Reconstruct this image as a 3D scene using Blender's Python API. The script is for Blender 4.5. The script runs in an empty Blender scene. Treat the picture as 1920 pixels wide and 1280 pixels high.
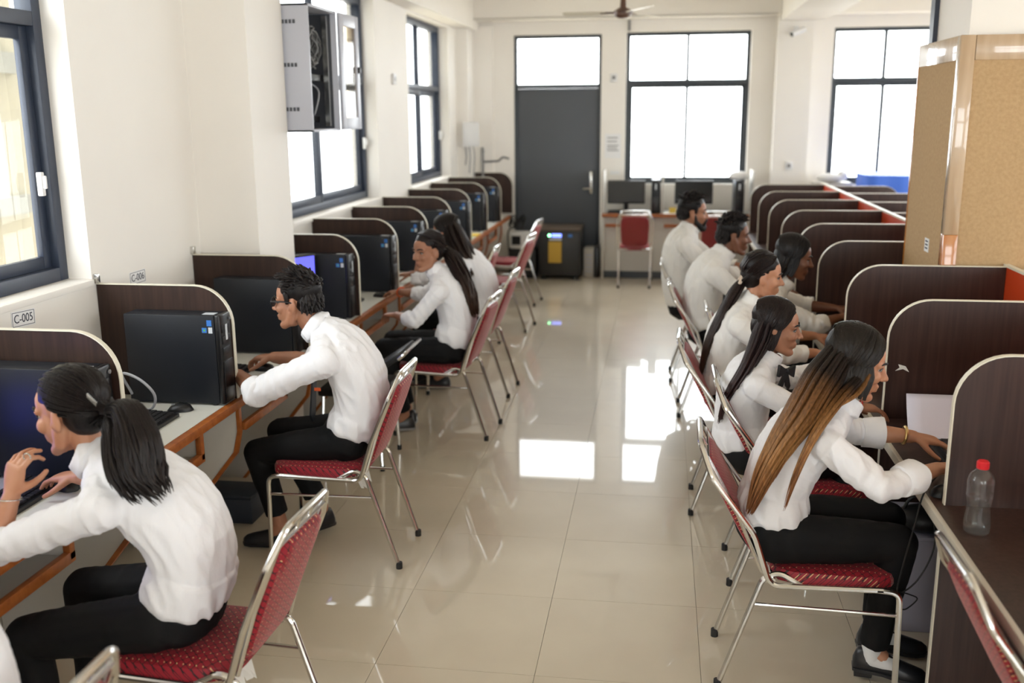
import bpy, bmesh, math, random
import numpy as np
from mathutils import Vector, Matrix, noise as mnoise

random.seed(7)
RNG = np.random.default_rng(7)
SC = bpy.context.scene
COL = SC.collection
PI = math.pi
V = Vector

# ------------------------------------------------------------------ camera
RW = np.array([[0.989, 0.026, -0.144], [0.146, -0.223, 0.964], [-0.007, -0.975, -0.224]])


def make_camera():
    f, cx, cy, vpx, vpy, roll = 1860.4, 960., 640., 1242.65, 210.1, 0.0262
    y = np.array([vpx - cx, vpy - cy, f]); y /= np.linalg.norm(y)
    u = np.array([math.sin(roll), -math.cos(roll), 0]); u -= y * np.dot(u, y); u /= np.linalg.norm(u)
    x = np.cross(y, u)
    R = np.array([x, y, u])
    right, up, back = R @ np.array([1, 0, 0]), R @ np.array([0, -1, 0]), R @ np.array([0, 0, -1])
    cd = bpy.data.cameras.new('camera')
    cd.sensor_width = 36; cd.sensor_fit = 'HORIZONTAL'; cd.lens = f / 1920 * 36
    cd.clip_start = .05; cd.clip_end = 200
    cd.dof.use_dof = True; cd.dof.focus_distance = 3.75; cd.dof.aperture_fstop = 1.9
    co = bpy.data.objects.new('camera', cd); COL.objects.link(co)
    m = Matrix([list(a) + [0] for a in np.array([right, up, back]).T] + [[0, 0, 0, 1]])
    m.translation = (0, 0, 2.0)
    co.matrix_world = m
    SC.camera = co


make_camera()

# ------------------------------------------------------------------ world, light, exposure
SKY = 7.5
w = bpy.data.worlds.new('world'); SC.world = w; w.use_nodes = True
nt = w.node_tree
bg = nt.nodes['Background']
bg.inputs['Color'].default_value = (.95, .98, 1.02, 1); bg.inputs['Strength'].default_value = SKY
SC.view_settings.view_transform = 'Standard'
SC.view_settings.look = 'None'
SC.view_settings.gamma = 1
SC.view_settings.use_curve_mapping = False
SC.view_settings.exposure = 0.46
SC.cycles.use_denoising = True
SC.cycles.sample_clamp_indirect = 8
SC.cycles.max_bounces = 14
SC.cycles.diffuse_bounces = 7
SC.cycles.glossy_bounces = 6
SC.cycles.transparent_max_bounces = 16


def portal(name, loc, rot, sx, sy):
    ld = bpy.data.lights.new(name, 'AREA'); ld.shape = 'RECTANGLE'; ld.size = sx; ld.size_y = sy
    ld.cycles.is_portal = True
    o = bpy.data.objects.new(name, ld); COL.objects.link(o); o.location = loc; o.rotation_euler = rot
    return o


# ------------------------------------------------------------------ materials
MATS = {}


def mat(name, col, rough=.5, metal=0., spec=.5, coat=0., bump=None, var=None, emit=None, sheen=0., transm=0., ior=1.5):
    m = bpy.data.materials.new(name); m.use_nodes = True
    t = m.node_tree; p = t.nodes['Principled BSDF']
    p.inputs['Base Color'].default_value = (*col, 1)
    p.inputs['Roughness'].default_value = rough
    p.inputs['Metallic'].default_value = metal
    p.inputs['Specular IOR Level'].default_value = spec
    p.inputs['Coat Weight'].default_value = coat
    p.inputs['Coat Roughness'].default_value = .05
    p.inputs['IOR'].default_value = ior
    p.inputs['Transmission Weight'].default_value = transm
    if sheen:
        p.inputs['Sheen Weight'].default_value = sheen
    if emit:
        p.inputs['Emission Color'].default_value = (*emit[:3], 1); p.inputs['Emission Strength'].default_value = emit[3]
    tc = t.nodes.new('ShaderNodeTexCoord')
    if var:      # (scale xyz, other colour, detail)
        mp = t.nodes.new('ShaderNodeMapping'); mp.inputs['Scale'].default_value = var[0]
        n = t.nodes.new('ShaderNodeTexNoise'); n.inputs['Scale'].default_value = 1; n.inputs['Detail'].default_value = 5
        r = t.nodes.new('ShaderNodeValToRGB'); r.color_ramp.elements[0].position = .32; r.color_ramp.elements[1].position = .7
        r.color_ramp.elements[0].color = (*col, 1); r.color_ramp.elements[1].color = (*var[1], 1)
        t.links.new(tc.outputs['Object'], mp.inputs[0]); t.links.new(mp.outputs[0], n.inputs['Vector'])
        t.links.new(n.outputs['Fac'], r.inputs[0]); t.links.new(r.outputs[0], p.inputs['Base Color'])
    if bump:     # (scale xyz, strength, distance)
        mp = t.nodes.new('ShaderNodeMapping'); mp.inputs['Scale'].default_value = bump[0]
        n = t.nodes.new('ShaderNodeTexNoise'); n.inputs['Scale'].default_value = 1; n.inputs['Detail'].default_value = 4
        b = t.nodes.new('ShaderNodeBump'); b.inputs['Strength'].default_value = bump[1]; b.inputs['Distance'].default_value = bump[2]
        t.links.new(tc.outputs['Object'], mp.inputs[0]); t.links.new(mp.outputs[0], n.inputs['Vector'])
        t.links.new(n.outputs['Fac'], b.inputs['Height']); t.links.new(b.outputs[0], p.inputs['Normal'])
    MATS[name] = m
    return m


def s2l(*c):
    return tuple(((x / 255) / 12.92 if x / 255 <= .04045 else ((x / 255 + .055) / 1.055) ** 2.4) for x in c)


mat('plaster', s2l(239, 235, 228), .6, bump=((9, 9, 9), .05, .01), var=((1.3, 1.3, 1.3), s2l(235, 230, 223)))
mat('ceiling_paint', s2l(240, 236, 228), .7)
mat('exterior_wall', s2l(176, 170, 152), .8, var=((2, 2, 1), s2l(162, 157, 142)))
mat('exterior_grey', s2l(150, 150, 145), .8)
mat('exterior_white', s2l(225, 230, 220), .8)
mat('ground', s2l(180, 170, 150), .9)
mat('tile', s2l(205, 194, 173), .36, spec=.5, coat=.85, var=((3, 3, 3), s2l(198, 186, 165)), bump=((2.2, 2.2, 2.2), .03, .004))
MATS['tile'].node_tree.nodes['Principled BSDF'].inputs['Coat Roughness'].default_value = .03
mat('grout', s2l(158, 144, 120), .8)
mat('frame_blue', s2l(50, 58, 74), .4)
mat('frame_dark', s2l(58, 64, 70), .45)
mat('door_grey', s2l(82, 86, 93), .55)
mat('metal_white', s2l(225, 225, 225), .35)
mat('steel', (.62, .61, .58), .22, metal=1)
mat('chrome', (.72, .715, .70), .16, metal=1, bump=((60, 60, 60), .02, .002))
mat('rubber', (.012, .012, .013), .6)
mat('laminate_left', s2l(42, 27, 21), .5, spec=.35, var=((70, 70, 3), s2l(58, 39, 31)))
mat('laminate_right', s2l(50, 33, 28), .33, var=((70, 70, 3), s2l(66, 46, 40)))
mat('edge_band', s2l(226, 221, 203), .4)
mat('edge_band_grey', s2l(190, 183, 170), .35)
mat('desk_white', s2l(205, 205, 198), .35)
mat('panel_white', s2l(196, 192, 184), .5)
mat('wood_orange', s2l(138, 74, 30), .4, var=((6, 30, 30), s2l(166, 96, 42)))
mat('orange_laminate', s2l(200, 66, 24), .45)
mat('softboard', s2l(186, 156, 116), .95, var=((60, 60, 60), s2l(174, 143, 104)), bump=((150, 150, 150), .25, .003))
mat('varnish_wood_sheen', s2l(178, 150, 118), .25, coat=1.0, var=((20, 20, 3), s2l(196, 170, 140)))  # orange wood paled, window reflection painted into its colour
mat('varnish_wood_orange', s2l(190, 122, 45), .25, coat=1.0, var=((20, 20, 3), s2l(170, 96, 30)))
mat('tower_black', s2l(19, 23, 31), .45, spec=.4)
mat('tower_front', s2l(17, 17, 19), .3)
mat('plastic_black', s2l(18, 18, 20), .4)
mat('plastic_grey', s2l(120, 120, 120), .4)
mat('key_black', s2l(30, 30, 32), .45)
mat('sticker_blue', s2l(60, 120, 200), .4)
mat('sticker_white', s2l(205, 210, 215), .4)
mat('sticker_green', s2l(100, 190, 60), .4)
mat('screen_off', s2l(42, 44, 44), .15)
mat('screen_blue', (.02, .03, .3), .2, emit=(.10, .12, 1.0, 2.2))
mat('screen_blue2', (.02, .03, .3), .2, emit=(.12, .12, .9, 1.3))
mat('paper', s2l(232, 232, 232), .7)
mat('paper_lilac', s2l(222, 219, 234), .7)
mat('print_dark', s2l(60, 62, 75), .7)
mat('cabinet_grey', s2l(190, 192, 202), .35)
mat('cabinet_inside', s2l(78, 80, 86), .5)
mat('cable_grey', s2l(170, 172, 178), .5)
mat('cable_black', s2l(15, 15, 16), .5)
mat('shirt', (.80, .80, .83), .75, sheen=.15, bump=((16, 16, 9), .55, .012))
mat('shirt_cream', (.80, .79, .77), .75, sheen=.15, bump=((16, 16, 9), .55, .012))
mat('trousers', (.006, .006, .0065), .75, spec=.2, bump=((30, 30, 30), .2, .004))
mat('shoe_black', (.012, .012, .014), .35)
mat('sole_grey', s2l(150, 150, 150), .6)
mat('sock', (.7, .7, .7), .8)
mat('tie_black', (.01, .01, .012), .6)
mat('skin_light', s2l(190, 138, 108), .5, var=((14, 14, 14), s2l(180, 124, 94)))
mat('skin_mid', s2l(164, 115, 88), .5, var=((14, 14, 14), s2l(152, 103, 78)))
mat('skin_dark', s2l(124, 80, 58), .5, var=((14, 14, 14), s2l(112, 70, 50)))
for k in ('skin_light', 'skin_mid', 'skin_dark'):
    p = MATS[k].node_tree.nodes['Principled BSDF']
    p.inputs['Subsurface Weight'].default_value = .08
    p.inputs['Subsurface Radius'].default_value = (.012, .005, .003)
    p.inputs['Subsurface Scale'].default_value = .5
mat('lip', s2l(140, 84, 74), .45)
mat('eye_white', (.42, .40, .38), .25)
mat('iris', (.02, .012, .008), .15)
mat('hair_dark', (.008, .007, .006), .5, spec=.2, bump=((90, 90, 25), .5, .004))
mat('scrunchie', s2l(200, 180, 160), .7)
mat('gold', (.75, .55, .25), .3, metal=1)
mat('thread_red', s2l(170, 40, 30), .7)
mat('thread_orange', s2l(210, 90, 40), .7)
mat('cap_red', s2l(214, 32, 42), .4)
mat('box_pale', s2l(168, 164, 176), .6)
mat('box_navy', s2l(38, 44, 54), .55)
mat('ups_black', s2l(38, 38, 38), .45)
mat('ups_top', s2l(88, 76, 66), .6)
mat('label_yellow', s2l(196, 158, 60), .6)
mat('led_green', (.2, .9, .3), .4, emit=(.25, 1, .4, 6))
mat('led_blue', (.1, .15, .9), .4, emit=(.2, .28, 1, 2.2))
mat('lime', s2l(150, 225, 60), .5)
mat('yellow', s2l(222, 190, 80), .6)
mat('blue_sheet', s2l(74, 122, 232), .5)
mat('fan_brown', s2l(92, 62, 48), .35)
mat('fan_white', s2l(225, 220, 205), .35)
mat('bag_black', s2l(20, 20, 22), .45)
mat('plastic_scrap', s2l(225, 225, 220), .3)
mat('skirting', s2l(96, 94, 92), .5)


def hair_grad(name, stops, rough=.42):
    m = bpy.data.materials.new(name); m.use_nodes = True; t = m.node_tree; p = t.nodes['Principled BSDF']
    a = t.nodes.new('ShaderNodeAttribute'); a.attribute_name = 'along'
    r = t.nodes.new('ShaderNodeValToRGB')
    while len(r.color_ramp.elements) < len(stops): r.color_ramp.elements.new(.5)
    for e, (pos, c) in zip(r.color_ramp.elements, stops):
        e.position = pos; e.color = (*c, 1)
    tc = t.nodes.new('ShaderNodeTexCoord')
    mp = t.nodes.new('ShaderNodeMapping'); mp.inputs['Scale'].default_value = (120, 120, 20)
    n = t.nodes.new('ShaderNodeTexNoise'); n.inputs['Scale'].default_value = 1; n.inputs['Detail'].default_value = 3
    mx = t.nodes.new('ShaderNodeMix'); mx.data_type = 'RGBA'; mx.blend_type = 'MULTIPLY'; mx.inputs[0].default_value = .7
    vr = t.nodes.new('ShaderNodeMapRange'); vr.inputs[1].default_value = .3; vr.inputs[2].default_value = .7; vr.inputs[3].default_value = .35; vr.inputs[4].default_value = 1.25
    b = t.nodes.new('ShaderNodeBump'); b.inputs['Strength'].default_value = .5; b.inputs['Distance'].default_value = .004
    L = t.links.new
    L(a.outputs['Fac'], r.inputs[0]); L(tc.outputs['Object'], mp.inputs[0]); L(mp.outputs[0], n.inputs['Vector'])
    L(n.outputs['Fac'], vr.inputs[0]); L(r.outputs[0], mx.inputs[6]); L(vr.outputs[0], mx.inputs[7]); L(mx.outputs[2], p.inputs['Base Color'])
    L(n.outputs['Fac'], b.inputs['Height']); L(b.outputs[0], p.inputs['Normal'])
    p.inputs['Roughness'].default_value = rough; p.inputs['Specular IOR Level'].default_value = .22
    MATS[name] = m


hair_grad('hair_black', [(0, (.010, .008, .008)), (1, (.016, .011, .010))])
hair_grad('hair_brown', [(0, (.012, .008, .007)), (.6, (.020, .011, .009)), (1, (.055, .028, .016))])
hair_grad('hair_maroon', [(0, (.014, .009, .008)), (.5, (.020, .009, .009)), (1, (.040, .016, .014))])
hair_grad('hair_ombre', [(0, (.014, .011, .009)), (.30, (.022, .014, .010)), (.50, (.17, .075, .025)), (.78, (.33, .16, .055)), (1, (.20, .075, .03))])


def fabric():
    m = bpy.data.materials.new('chair_fabric'); m.use_nodes = True; t = m.node_tree; p = t.nodes['Principled BSDF']
    L = t.links.new
    tc = t.nodes.new('ShaderNodeTexCoord'); sx = t.nodes.new('ShaderNodeSeparateXYZ'); L(tc.outputs['Object'], sx.inputs[0])

    def mth(op, a, b=None):
        n = t.nodes.new('ShaderNodeMath'); n.operation = op
        for i, q in enumerate((a, b)):
            if q is None: continue
            if isinstance(q, (int, float)): n.inputs[i].default_value = q
            else: L(q, n.inputs[i])
        return n.outputs[0]
    u = mth('MULTIPLY', sx.outputs['X'], 1 / .030)
    v = mth('MULTIPLY', mth('SUBTRACT', sx.outputs['Z'], sx.outputs['Y']), 1 / .030)
    # wavy lattice lines
    wob = mth('MULTIPLY', mth('SINE', mth('MULTIPLY', v, 2 * PI)), .22)
    l1 = mth('ABSOLUTE', mth('SUBTRACT', mth('FRACT', mth('ADD', u, wob)), .5))
    l2 = mth('ABSOLUTE', mth('SUBTRACT', mth('FRACT', mth('ADD', mth('SUBTRACT', u, wob), .5)), .5))
    line = mth('LESS_THAN', mth('MINIMUM', l1, l2), .055)
    du = mth('SUBTRACT', mth('FRACT', mth('ADD', u, .25)), .5)
    dv = mth('SUBTRACT', mth('FRACT', mth('MULTIPLY', v, 1.5)), .5)
    d = mth('ADD', mth('MULTIPLY', du, du), mth('MULTIPLY', dv, dv))
    dot = mth('LESS_THAN', d, .009)
    m1 = t.nodes.new('ShaderNodeMix'); m1.data_type = 'RGBA'
    m1.inputs[6].default_value = (*s2l(142, 14, 34), 1); m1.inputs[7].default_value = (*s2l(40, 8, 14), 1); L(line, m1.inputs[0])
    m2 = t.nodes.new('ShaderNodeMix'); m2.data_type = 'RGBA'
    L(m1.outputs[2], m2.inputs[6]); m2.inputs[7].default_value = (*s2l(214, 178, 128), 1); L(dot, m2.inputs[0])
    L(m2.outputs[2], p.inputs['Base Color'])
    p.inputs['Roughness'].default_value = .55; p.inputs['Sheen Weight'].default_value = .35; p.inputs['Sheen Roughness'].default_value = .4
    p.inputs['Sheen Tint'].default_value = (1, .6, .6, 1)
    b = t.nodes.new('ShaderNodeBump'); b.inputs['Strength'].default_value = .3; b.inputs['Distance'].default_value = .002; b.invert = True
    L(line, b.inputs['Height']); L(b.outputs[0], p.inputs['Normal'])
    MATS['fabric'] = m


fabric()


def glass_mat(name, tint=(1, 1, 1), refl=1.45, rough=0.):
    m = bpy.data.materials.new(name); m.use_nodes = True; t = m.node_tree
    for n in list(t.nodes): t.nodes.remove(n)
    o = t.nodes.new('ShaderNodeOutputMaterial'); mx = t.nodes.new('ShaderNodeMixShader')
    # Schlick reflectance, the same from both sides of a thin sheet
    ge = t.nodes.new('ShaderNodeNewGeometry'); dt = t.nodes.new('ShaderNodeVectorMath'); dt.operation = 'DOT_PRODUCT'
    t.links.new(ge.outputs['Normal'], dt.inputs[0]); t.links.new(ge.outputs['Incoming'], dt.inputs[1])
    f0 = ((refl - 1) / (refl + 1)) ** 2
    prev = dt.outputs['Value']
    for op, val, first in (('ABSOLUTE', None, 0), ('SUBTRACT', 1., 1), ('POWER', 5., 0), ('MULTIPLY_ADD', 1 - f0, 0)):
        mn = t.nodes.new('ShaderNodeMath'); mn.operation = op
        if first: mn.inputs[0].default_value = val; t.links.new(prev, mn.inputs[1])
        else:
            t.links.new(prev, mn.inputs[0])
            if val is not None: mn.inputs[1].default_value = val
        if op == 'MULTIPLY_ADD': mn.inputs[2].default_value = f0
        prev = mn.outputs[0]
    tr = t.nodes.new('ShaderNodeBsdfTransparent'); tr.inputs[0].default_value = (*tint, 1)
    gl = t.nodes.new('ShaderNodeBsdfGlossy'); gl.inputs['Roughness'].default_value = rough
    L = t.links.new
    L(prev, mx.inputs[0]); L(tr.outputs[0], mx.inputs[1]); L(gl.outputs[0], mx.inputs[2]); L(mx.outputs[0], o.inputs[0])
    MATS[name] = m


glass_mat('window_glass', (.97, .98, .97))
glass_mat('clear_plastic', (.95, .96, .96), 1.6, .06)
glass_mat('water', (.93, .95, .95), 1.33, .02)
glass_mat('tan_glass', (.75, .68, .58), 1.45, .05)


# white scatter mixed into the plastic stands in for the bottle's bright highlights
t_ = MATS['clear_plastic'].node_tree
o_ = next(n for n in t_.nodes if n.type == 'OUTPUT_MATERIAL'); src = o_.inputs[0].links[0].from_socket
df_ = t_.nodes.new('ShaderNodeBsdfTranslucent'); df_.inputs[0].default_value = (.9, .9, .9, 1)
d2_ = t_.nodes.new('ShaderNodeBsdfDiffuse'); d2_.inputs[0].default_value = (.9, .9, .9, 1)
ma_ = t_.nodes.new('ShaderNodeMixShader'); ma_.inputs[0].default_value = .5
mb_ = t_.nodes.new('ShaderNodeMixShader'); mb_.inputs[0].default_value = .035
t_.links.new(d2_.outputs[0], ma_.inputs[1]); t_.links.new(df_.outputs[0], ma_.inputs[2])
t_.links.new(src, mb_.inputs[1]); t_.links.new(ma_.outputs[0], mb_.inputs[2]); t_.links.new(mb_.outputs[0], o_.inputs[0])


# ------------------------------------------------------------------ mesh builder
def npv(a):
    return np.array(a, float)


def unit(a):
    a = npv(a); return a / (np.linalg.norm(a) + 1e-12)


class B:
    """collects shapes into one mesh"""

    def __init__(s):
        s.v = []; s.f = []; s.t = []

    def add(s, vs, fs, ts=None):
        o = len(s.v)
        s.v += [tuple(map(float, q)) for q in vs]
        s.f += [[i + o for i in q] for q in fs]
        s.t += list(ts) if ts is not None else [0.] * len(vs)
        return s

    def box(s, lo, hi, bev=0., M=None):
        bm = bmesh.new(); bmesh.ops.create_cube(bm, size=1)
        lo, hi = npv(lo), npv(hi)
        for q in bm.verts:
            q.co = V(lo + (npv(q.co) + .5) * (hi - lo))
        if bev: bmesh.ops.bevel(bm, geom=list(bm.edges), offset=bev, segments=2, affect='EDGES', profile=.5)
        return s.frombm(bm, M)

    def frombm(s, bm, M=None):
        bm.verts.index_update()
        vs = [(M @ q.co if M else q.co) for q in bm.verts]
        fs = [[q.index for q in f.verts] for f in bm.faces]
        bm.free()
        return s.add(vs, fs)

    def tube(s, pts, r, n=8, caps=True, closed=False, flat=1., up=None):
        P = [npv(p) for p in pts]; k = len(P)
        rs = [r] * k if np.isscalar(r) else list(r)
        T = []
        for i in range(k):
            a = P[(i - 1) % k] if (closed or i > 0) else P[i]
            b = P[(i + 1) % k] if (closed or i < k - 1) else P[i]
            T.append(unit(b - a))
        nrm = npv(up) if up is not None else (npv([0, 0, 1]) if abs(T[0][2]) < .9 else npv([1, 0, 0]))
        vs, ts = [], []
        for i in range(k):
            nrm = unit(nrm - T[i] * np.dot(nrm, T[i])); bn = np.cross(T[i], nrm)
            for j in range(n):
                a = 2 * PI * j / n
                vs.append(P[i] + rs[i] * (math.cos(a) * nrm * flat + math.sin(a) * bn)); ts.append(i / max(1, k - 1))
        fs = []
        for i in range(k if closed else k - 1):
            i2 = (i + 1) % k
            for j in range(n):
                j2 = (j + 1) % n
                fs.append([i * n + j, i * n + j2, i2 * n + j2, i2 * n + j])
        if caps and not closed:
            fs.append([j for j in range(n)][::-1]); fs.append([(k - 1) * n + j for j in range(n)])
        return s.add(vs, fs, ts)

    def ring_loft(s, rings, caps=True):
        n = len(rings[0]); vs = [p for r in rings for p in r]; fs = []
        for i in range(len(rings) - 1):
            for j in range(n):
                j2 = (j + 1) % n
                fs.append([i * n + j, i * n + j2, (i + 1) * n + j2, (i + 1) * n + j])
        if caps:
            fs.append(list(range(n))[::-1]); fs.append([(len(rings) - 1) * n + j for j in range(n)])
        return s.add(vs, fs)

    def capsule(s, a, b, ra, rb, n=14):
        """round cone from a to b"""
        a, b = npv(a), npv(b); d = unit(b - a); pts, rs = [], []
        for q in (-.97, -.8, -.5):
            pts.append(a + d * ra * q); rs.append(ra * math.sqrt(1 - q * q))
        pts += [a, (a + b) / 2, b]; rs += [ra, (ra + rb) / 2, rb]
        for q in (.5, .8, .97):
            pts.append(b + d * rb * q); rs.append(rb * math.sqrt(1 - q * q))
        return s.tube(pts, rs, n)

    def chain(s, pts, rs, n=14):
        for i in range(len(pts) - 1): s.capsule(pts[i], pts[i + 1], rs[i], rs[i + 1], n)
        return s

    def ell(s, c, r, M=None, nu=16, nv=10):
        """ellipsoid: centre, radii, optional 3x3 with columns as axes"""
        c = npv(c); M = np.eye(3) if M is None else npv(M)
        vs = [c + M @ npv([0, 0, r[2]])]
        for i in range(1, nv):
            th = PI * i / nv
            for j in range(nu):
                ph = 2 * PI * j / nu
                vs.append(c + M @ npv([r[0] * math.sin(th) * math.cos(ph), r[1] * math.sin(th) * math.sin(ph), r[2] * math.cos(th)]))
        vs.append(c - M @ npv([0, 0, r[2]]))
        fs = [[0, 1 + j, 1 + (j + 1) % nu] for j in range(nu)]
        for i in range(nv - 2):
            for j in range(nu):
                a = 1 + i * nu; fs.append([a + j, a + nu + j, a + nu + (j + 1) % nu, a + (j + 1) % nu])
        a = 1 + (nv - 2) * nu; e = len(vs) - 1
        fs += [[a + j, e, a + (j + 1) % nu] for j in range(nu)]
        if np.linalg.det(M) < 0: fs = [f[::-1] for f in fs]
        return s.add(vs, fs)

    def lathe(s, prof, c=(0, 0, 0), n=24):
        rings = [[(c[0] + r * math.cos(2 * PI * j / n), c[1] + r * math.sin(2 * PI * j / n), c[2] + z) for j in range(n)] for r, z in prof]
        return s.ring_loft(rings)

    def prism(s, poly, fn, a, b):
        """extrude a 2-D polygon; fn(u, v, w) -> xyz"""
        n = len(poly)
        vs = [fn(u, q, a) for u, q in poly] + [fn(u, q, b) for u, q in poly]
        fs = [list(range(n))[::-1], [n + i for i in range(n)]] + [[i, (i + 1) % n, n + (i + 1) % n, n + i] for i in range(n)]
        return s.add(vs, fs)

    def mesh(s, name):
        me = bpy.data.meshes.new(name); me.from_pydata(s.v, [], s.f); me.update()
        bm = bmesh.new(); bm.from_mesh(me); bmesh.ops.recalc_face_normals(bm, faces=bm.faces); bm.to_mesh(me); bm.free()
        if any(s.t):
            at = me.attributes.new('along', 'FLOAT', 'POINT'); at.data.foreach_set('value', npv(s.t).astype(np.float32))
        return me

    def build(s, name, m, parent=None, sharp=35, off=None, kind=None):
        if off is not None:
            s.v = [(a - off[0], b - off[1], c - off[2]) for a, b, c in s.v]
        me = s.mesh(name); me.materials.append(MATS[m])
        return link(name, me, parent, sharp, kind)


def link(name, me, parent=None, sharp=35, kind=None):
    if sharp:
        me.polygons.foreach_set('use_smooth', [True] * len(me.polygons)); me.set_sharp_from_angle(angle=math.radians(sharp))
    o = bpy.data.objects.new(name, me); COL.objects.link(o)
    if parent: o.parent = parent
    if kind: o['kind'] = kind
    return o


def tag(o, label, cat, group=None):
    o['label'] = label; o['category'] = cat
    if group: o['group'] = group
    return o


def thing(name, label, cat, loc=(0, 0, 0), rz=0, group=None):
    o = bpy.data.objects.new(name, None); COL.objects.link(o); o.empty_display_size = .1
    o.location = loc; o.rotation_euler = (0, 0, rz)
    return tag(o, label, cat, group)


def struct(name, loc=(0, 0, 0)):
    o = bpy.data.objects.new(name, None); COL.objects.link(o); o.location = loc; o['kind'] = 'structure'; o.empty_display_size = .1
    return o


def dup(root, loc, rz, label, group=None):
    r = root.copy(); COL.objects.link(r); r.location = loc; r.rotation_euler = (0, 0, rz); r['label'] = label
    if group: r['group'] = group
    for ch in list(root.children):
        c = ch.copy(); COL.objects.link(c); c.parent = r
        for g in list(ch.children):
            d = g.copy(); COL.objects.link(d); d.parent = c
    return r


def fillet(pts, rad, seg=6):
    """round the corners of a polyline"""
    P = [npv(p) for p in pts]; out = [P[0]]
    rr = [rad] * len(P) if np.isscalar(rad) else rad
    for i in range(1, len(P) - 1):
        a, b, c = P[i - 1], P[i], P[i + 1]; da, dc = unit(a - b), unit(c - b)
        ang = math.acos(max(-1, min(1, np.dot(da, dc)))); r = rr[i]
        d = min(r / max(.05, math.tan(ang / 2)), .48 * np.linalg.norm(a - b), .48 * np.linalg.norm(c - b))
        p0, p2 = b + da * d, b + dc * d
        for k in range(seg + 1):
            q = k / seg; out.append((1 - q) ** 2 * p0 + 2 * q * (1 - q) * b + q * q * p2)
    out.append(P[-1]); return out


def spline(pts, n=20):
    P = [npv(p) for p in pts]; P = [2 * P[0] - P[1]] + P + [2 * P[-1] - P[-2]]
    out = []; segs = len(P) - 3
    for k in range(n):
        u = k / (n - 1) * segs; i = min(int(u), segs - 1); q = u - i
        a, b, c, d = P[i:i + 4]
        out.append(.5 * ((2 * b) + (c - a) * q + (2 * a - 5 * b + 4 * c - d) * q * q + (3 * b - a - 3 * c + d) * q ** 3))
    return out


# ------------------------------------------------------------------ the room shell
XW, YB, XR, YF, ZC = -2.51, 12.75, 5.6, -3.6, 3.5


def wall(name, axis, at, thick, u0, u1, z0, z1, holes):
    """wall in the plane axis=at with rectangular holes (u0,u1,z0,z1); built from solid blocks"""
    us = sorted({u0, u1} | {h[0] for h in holes} | {h[1] for h in holes})
    zs = sorted({z0, z1} | {h[2] for h in holes} | {h[3] for h in holes})
    b = B()
    for i in range(len(us) - 1):
        runs = []
        for k in range(len(zs) - 1):
            um, zm = (us[i] + us[i + 1]) / 2, (zs[k] + zs[k + 1]) / 2
            if any(h[0] < um < h[1] and h[2] < zm < h[3] for h in holes): continue
            if runs and abs(runs[-1][1] - zs[k]) < 1e-6: runs[-1][1] = zs[k + 1]
            else: runs.append([zs[k], zs[k + 1]])
        for a, c in runs:
            lo, hi = ((at, us[i], a), (at + thick, us[i + 1], c)) if axis == 'x' else ((us[i], at, a), (us[i + 1], at + thick, c))
            lo, hi = np.minimum(lo, hi), np.maximum(lo, hi); b.box(lo, hi)
    o = b.build(name, 'plaster', sharp=20, kind='structure')
    return o


W1 = (2.0, 4.07, 1.29, 2.98); W2 = (6.55, 8.77, 1.27, 2.98); W3 = (9.93, 11.86, 1.27, 2.98); 
DOOR = (-1.86, -.765, 0, 2.94); WC = (-.46, 1.04, 1.12, 2.96); WR = (2.0, 3.45, 1.12, 2.97); WR2 = (3.9, 5.2, 1.12, 2.97)
RWIN = [(-2.4, -.2, 1.1, 3.0), (.8, 3.0, 1.1, 3.0), (4.0, 6.2, 1.1, 3.0), (7.2, 9.4, 1.1, 3.0), (10.0, 12.0, 1.1, 3.0)]
FWIN = [(-1.4, .6, 1.1, 3.0), (1.6, 5.3, 1.1, 3.0)]
wall('wall_left', 'x', XW, -.25, YF, YB + .25, -.1, ZC, [W1, W2, W3])
wall('wall_back', 'y', YB, .25, XW, XR, -.1, ZC, [DOOR, WC, WR, WR2])
wall('wall_right', 'x', XR, .25, YF, YB + .25, -.1, ZC, RWIN)
wall('wall_front', 'y', YF, -.25, XW, XR, -.1, ZC, FWIN)
B().box((XW - .25, YF - .25, ZC), (XR + .25, YB + .25, ZC + .2)).build('ceiling', 'ceiling_paint', kind='structure')

# floor: slab, single tiles with open joints, the far tiles joined
fl = B().box((XW - .2, YF - .2, -.2), (XR + .2, YB + .2, -.0095)).build('floor', 'grout', sharp=20, kind='structure')
TX0, TY0, TS = -.41, 3.231, .6


def tile_mesh():
    return B().box((-TS / 2 + .0008, -TS / 2 + .0008, -.010), (TS / 2 - .0008, TS / 2 - .0008, 0))


tm = None; rest = B()
for i in range(-4, 11):
    for k in range(-12, 17):
        x, y = TX0 + (i + .5) * TS, TY0 + (k + .5) * TS
        if -4 <= i <= 2 and -3 <= k <= 15:
            if tm is None:
                o = tile_mesh().build('tile', 'tile', fl, sharp=20); tm = o.data
            else:
                o = bpy.data.objects.new('tile', tm); COL.objects.link(o); o.parent = fl
            o.location = (x, y, 0)
        elif x < XR + .2 and YF - .2 < y < YB + .3:
            rest.box((x - TS / 2 + .001, y - TS / 2 + .001, -.01), (x + TS / 2 - .001, y + TS / 2 - .001, 0))
o = rest.build('tile_field', 'tile', fl, sharp=20); o['kind'] = 'stuff'

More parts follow.
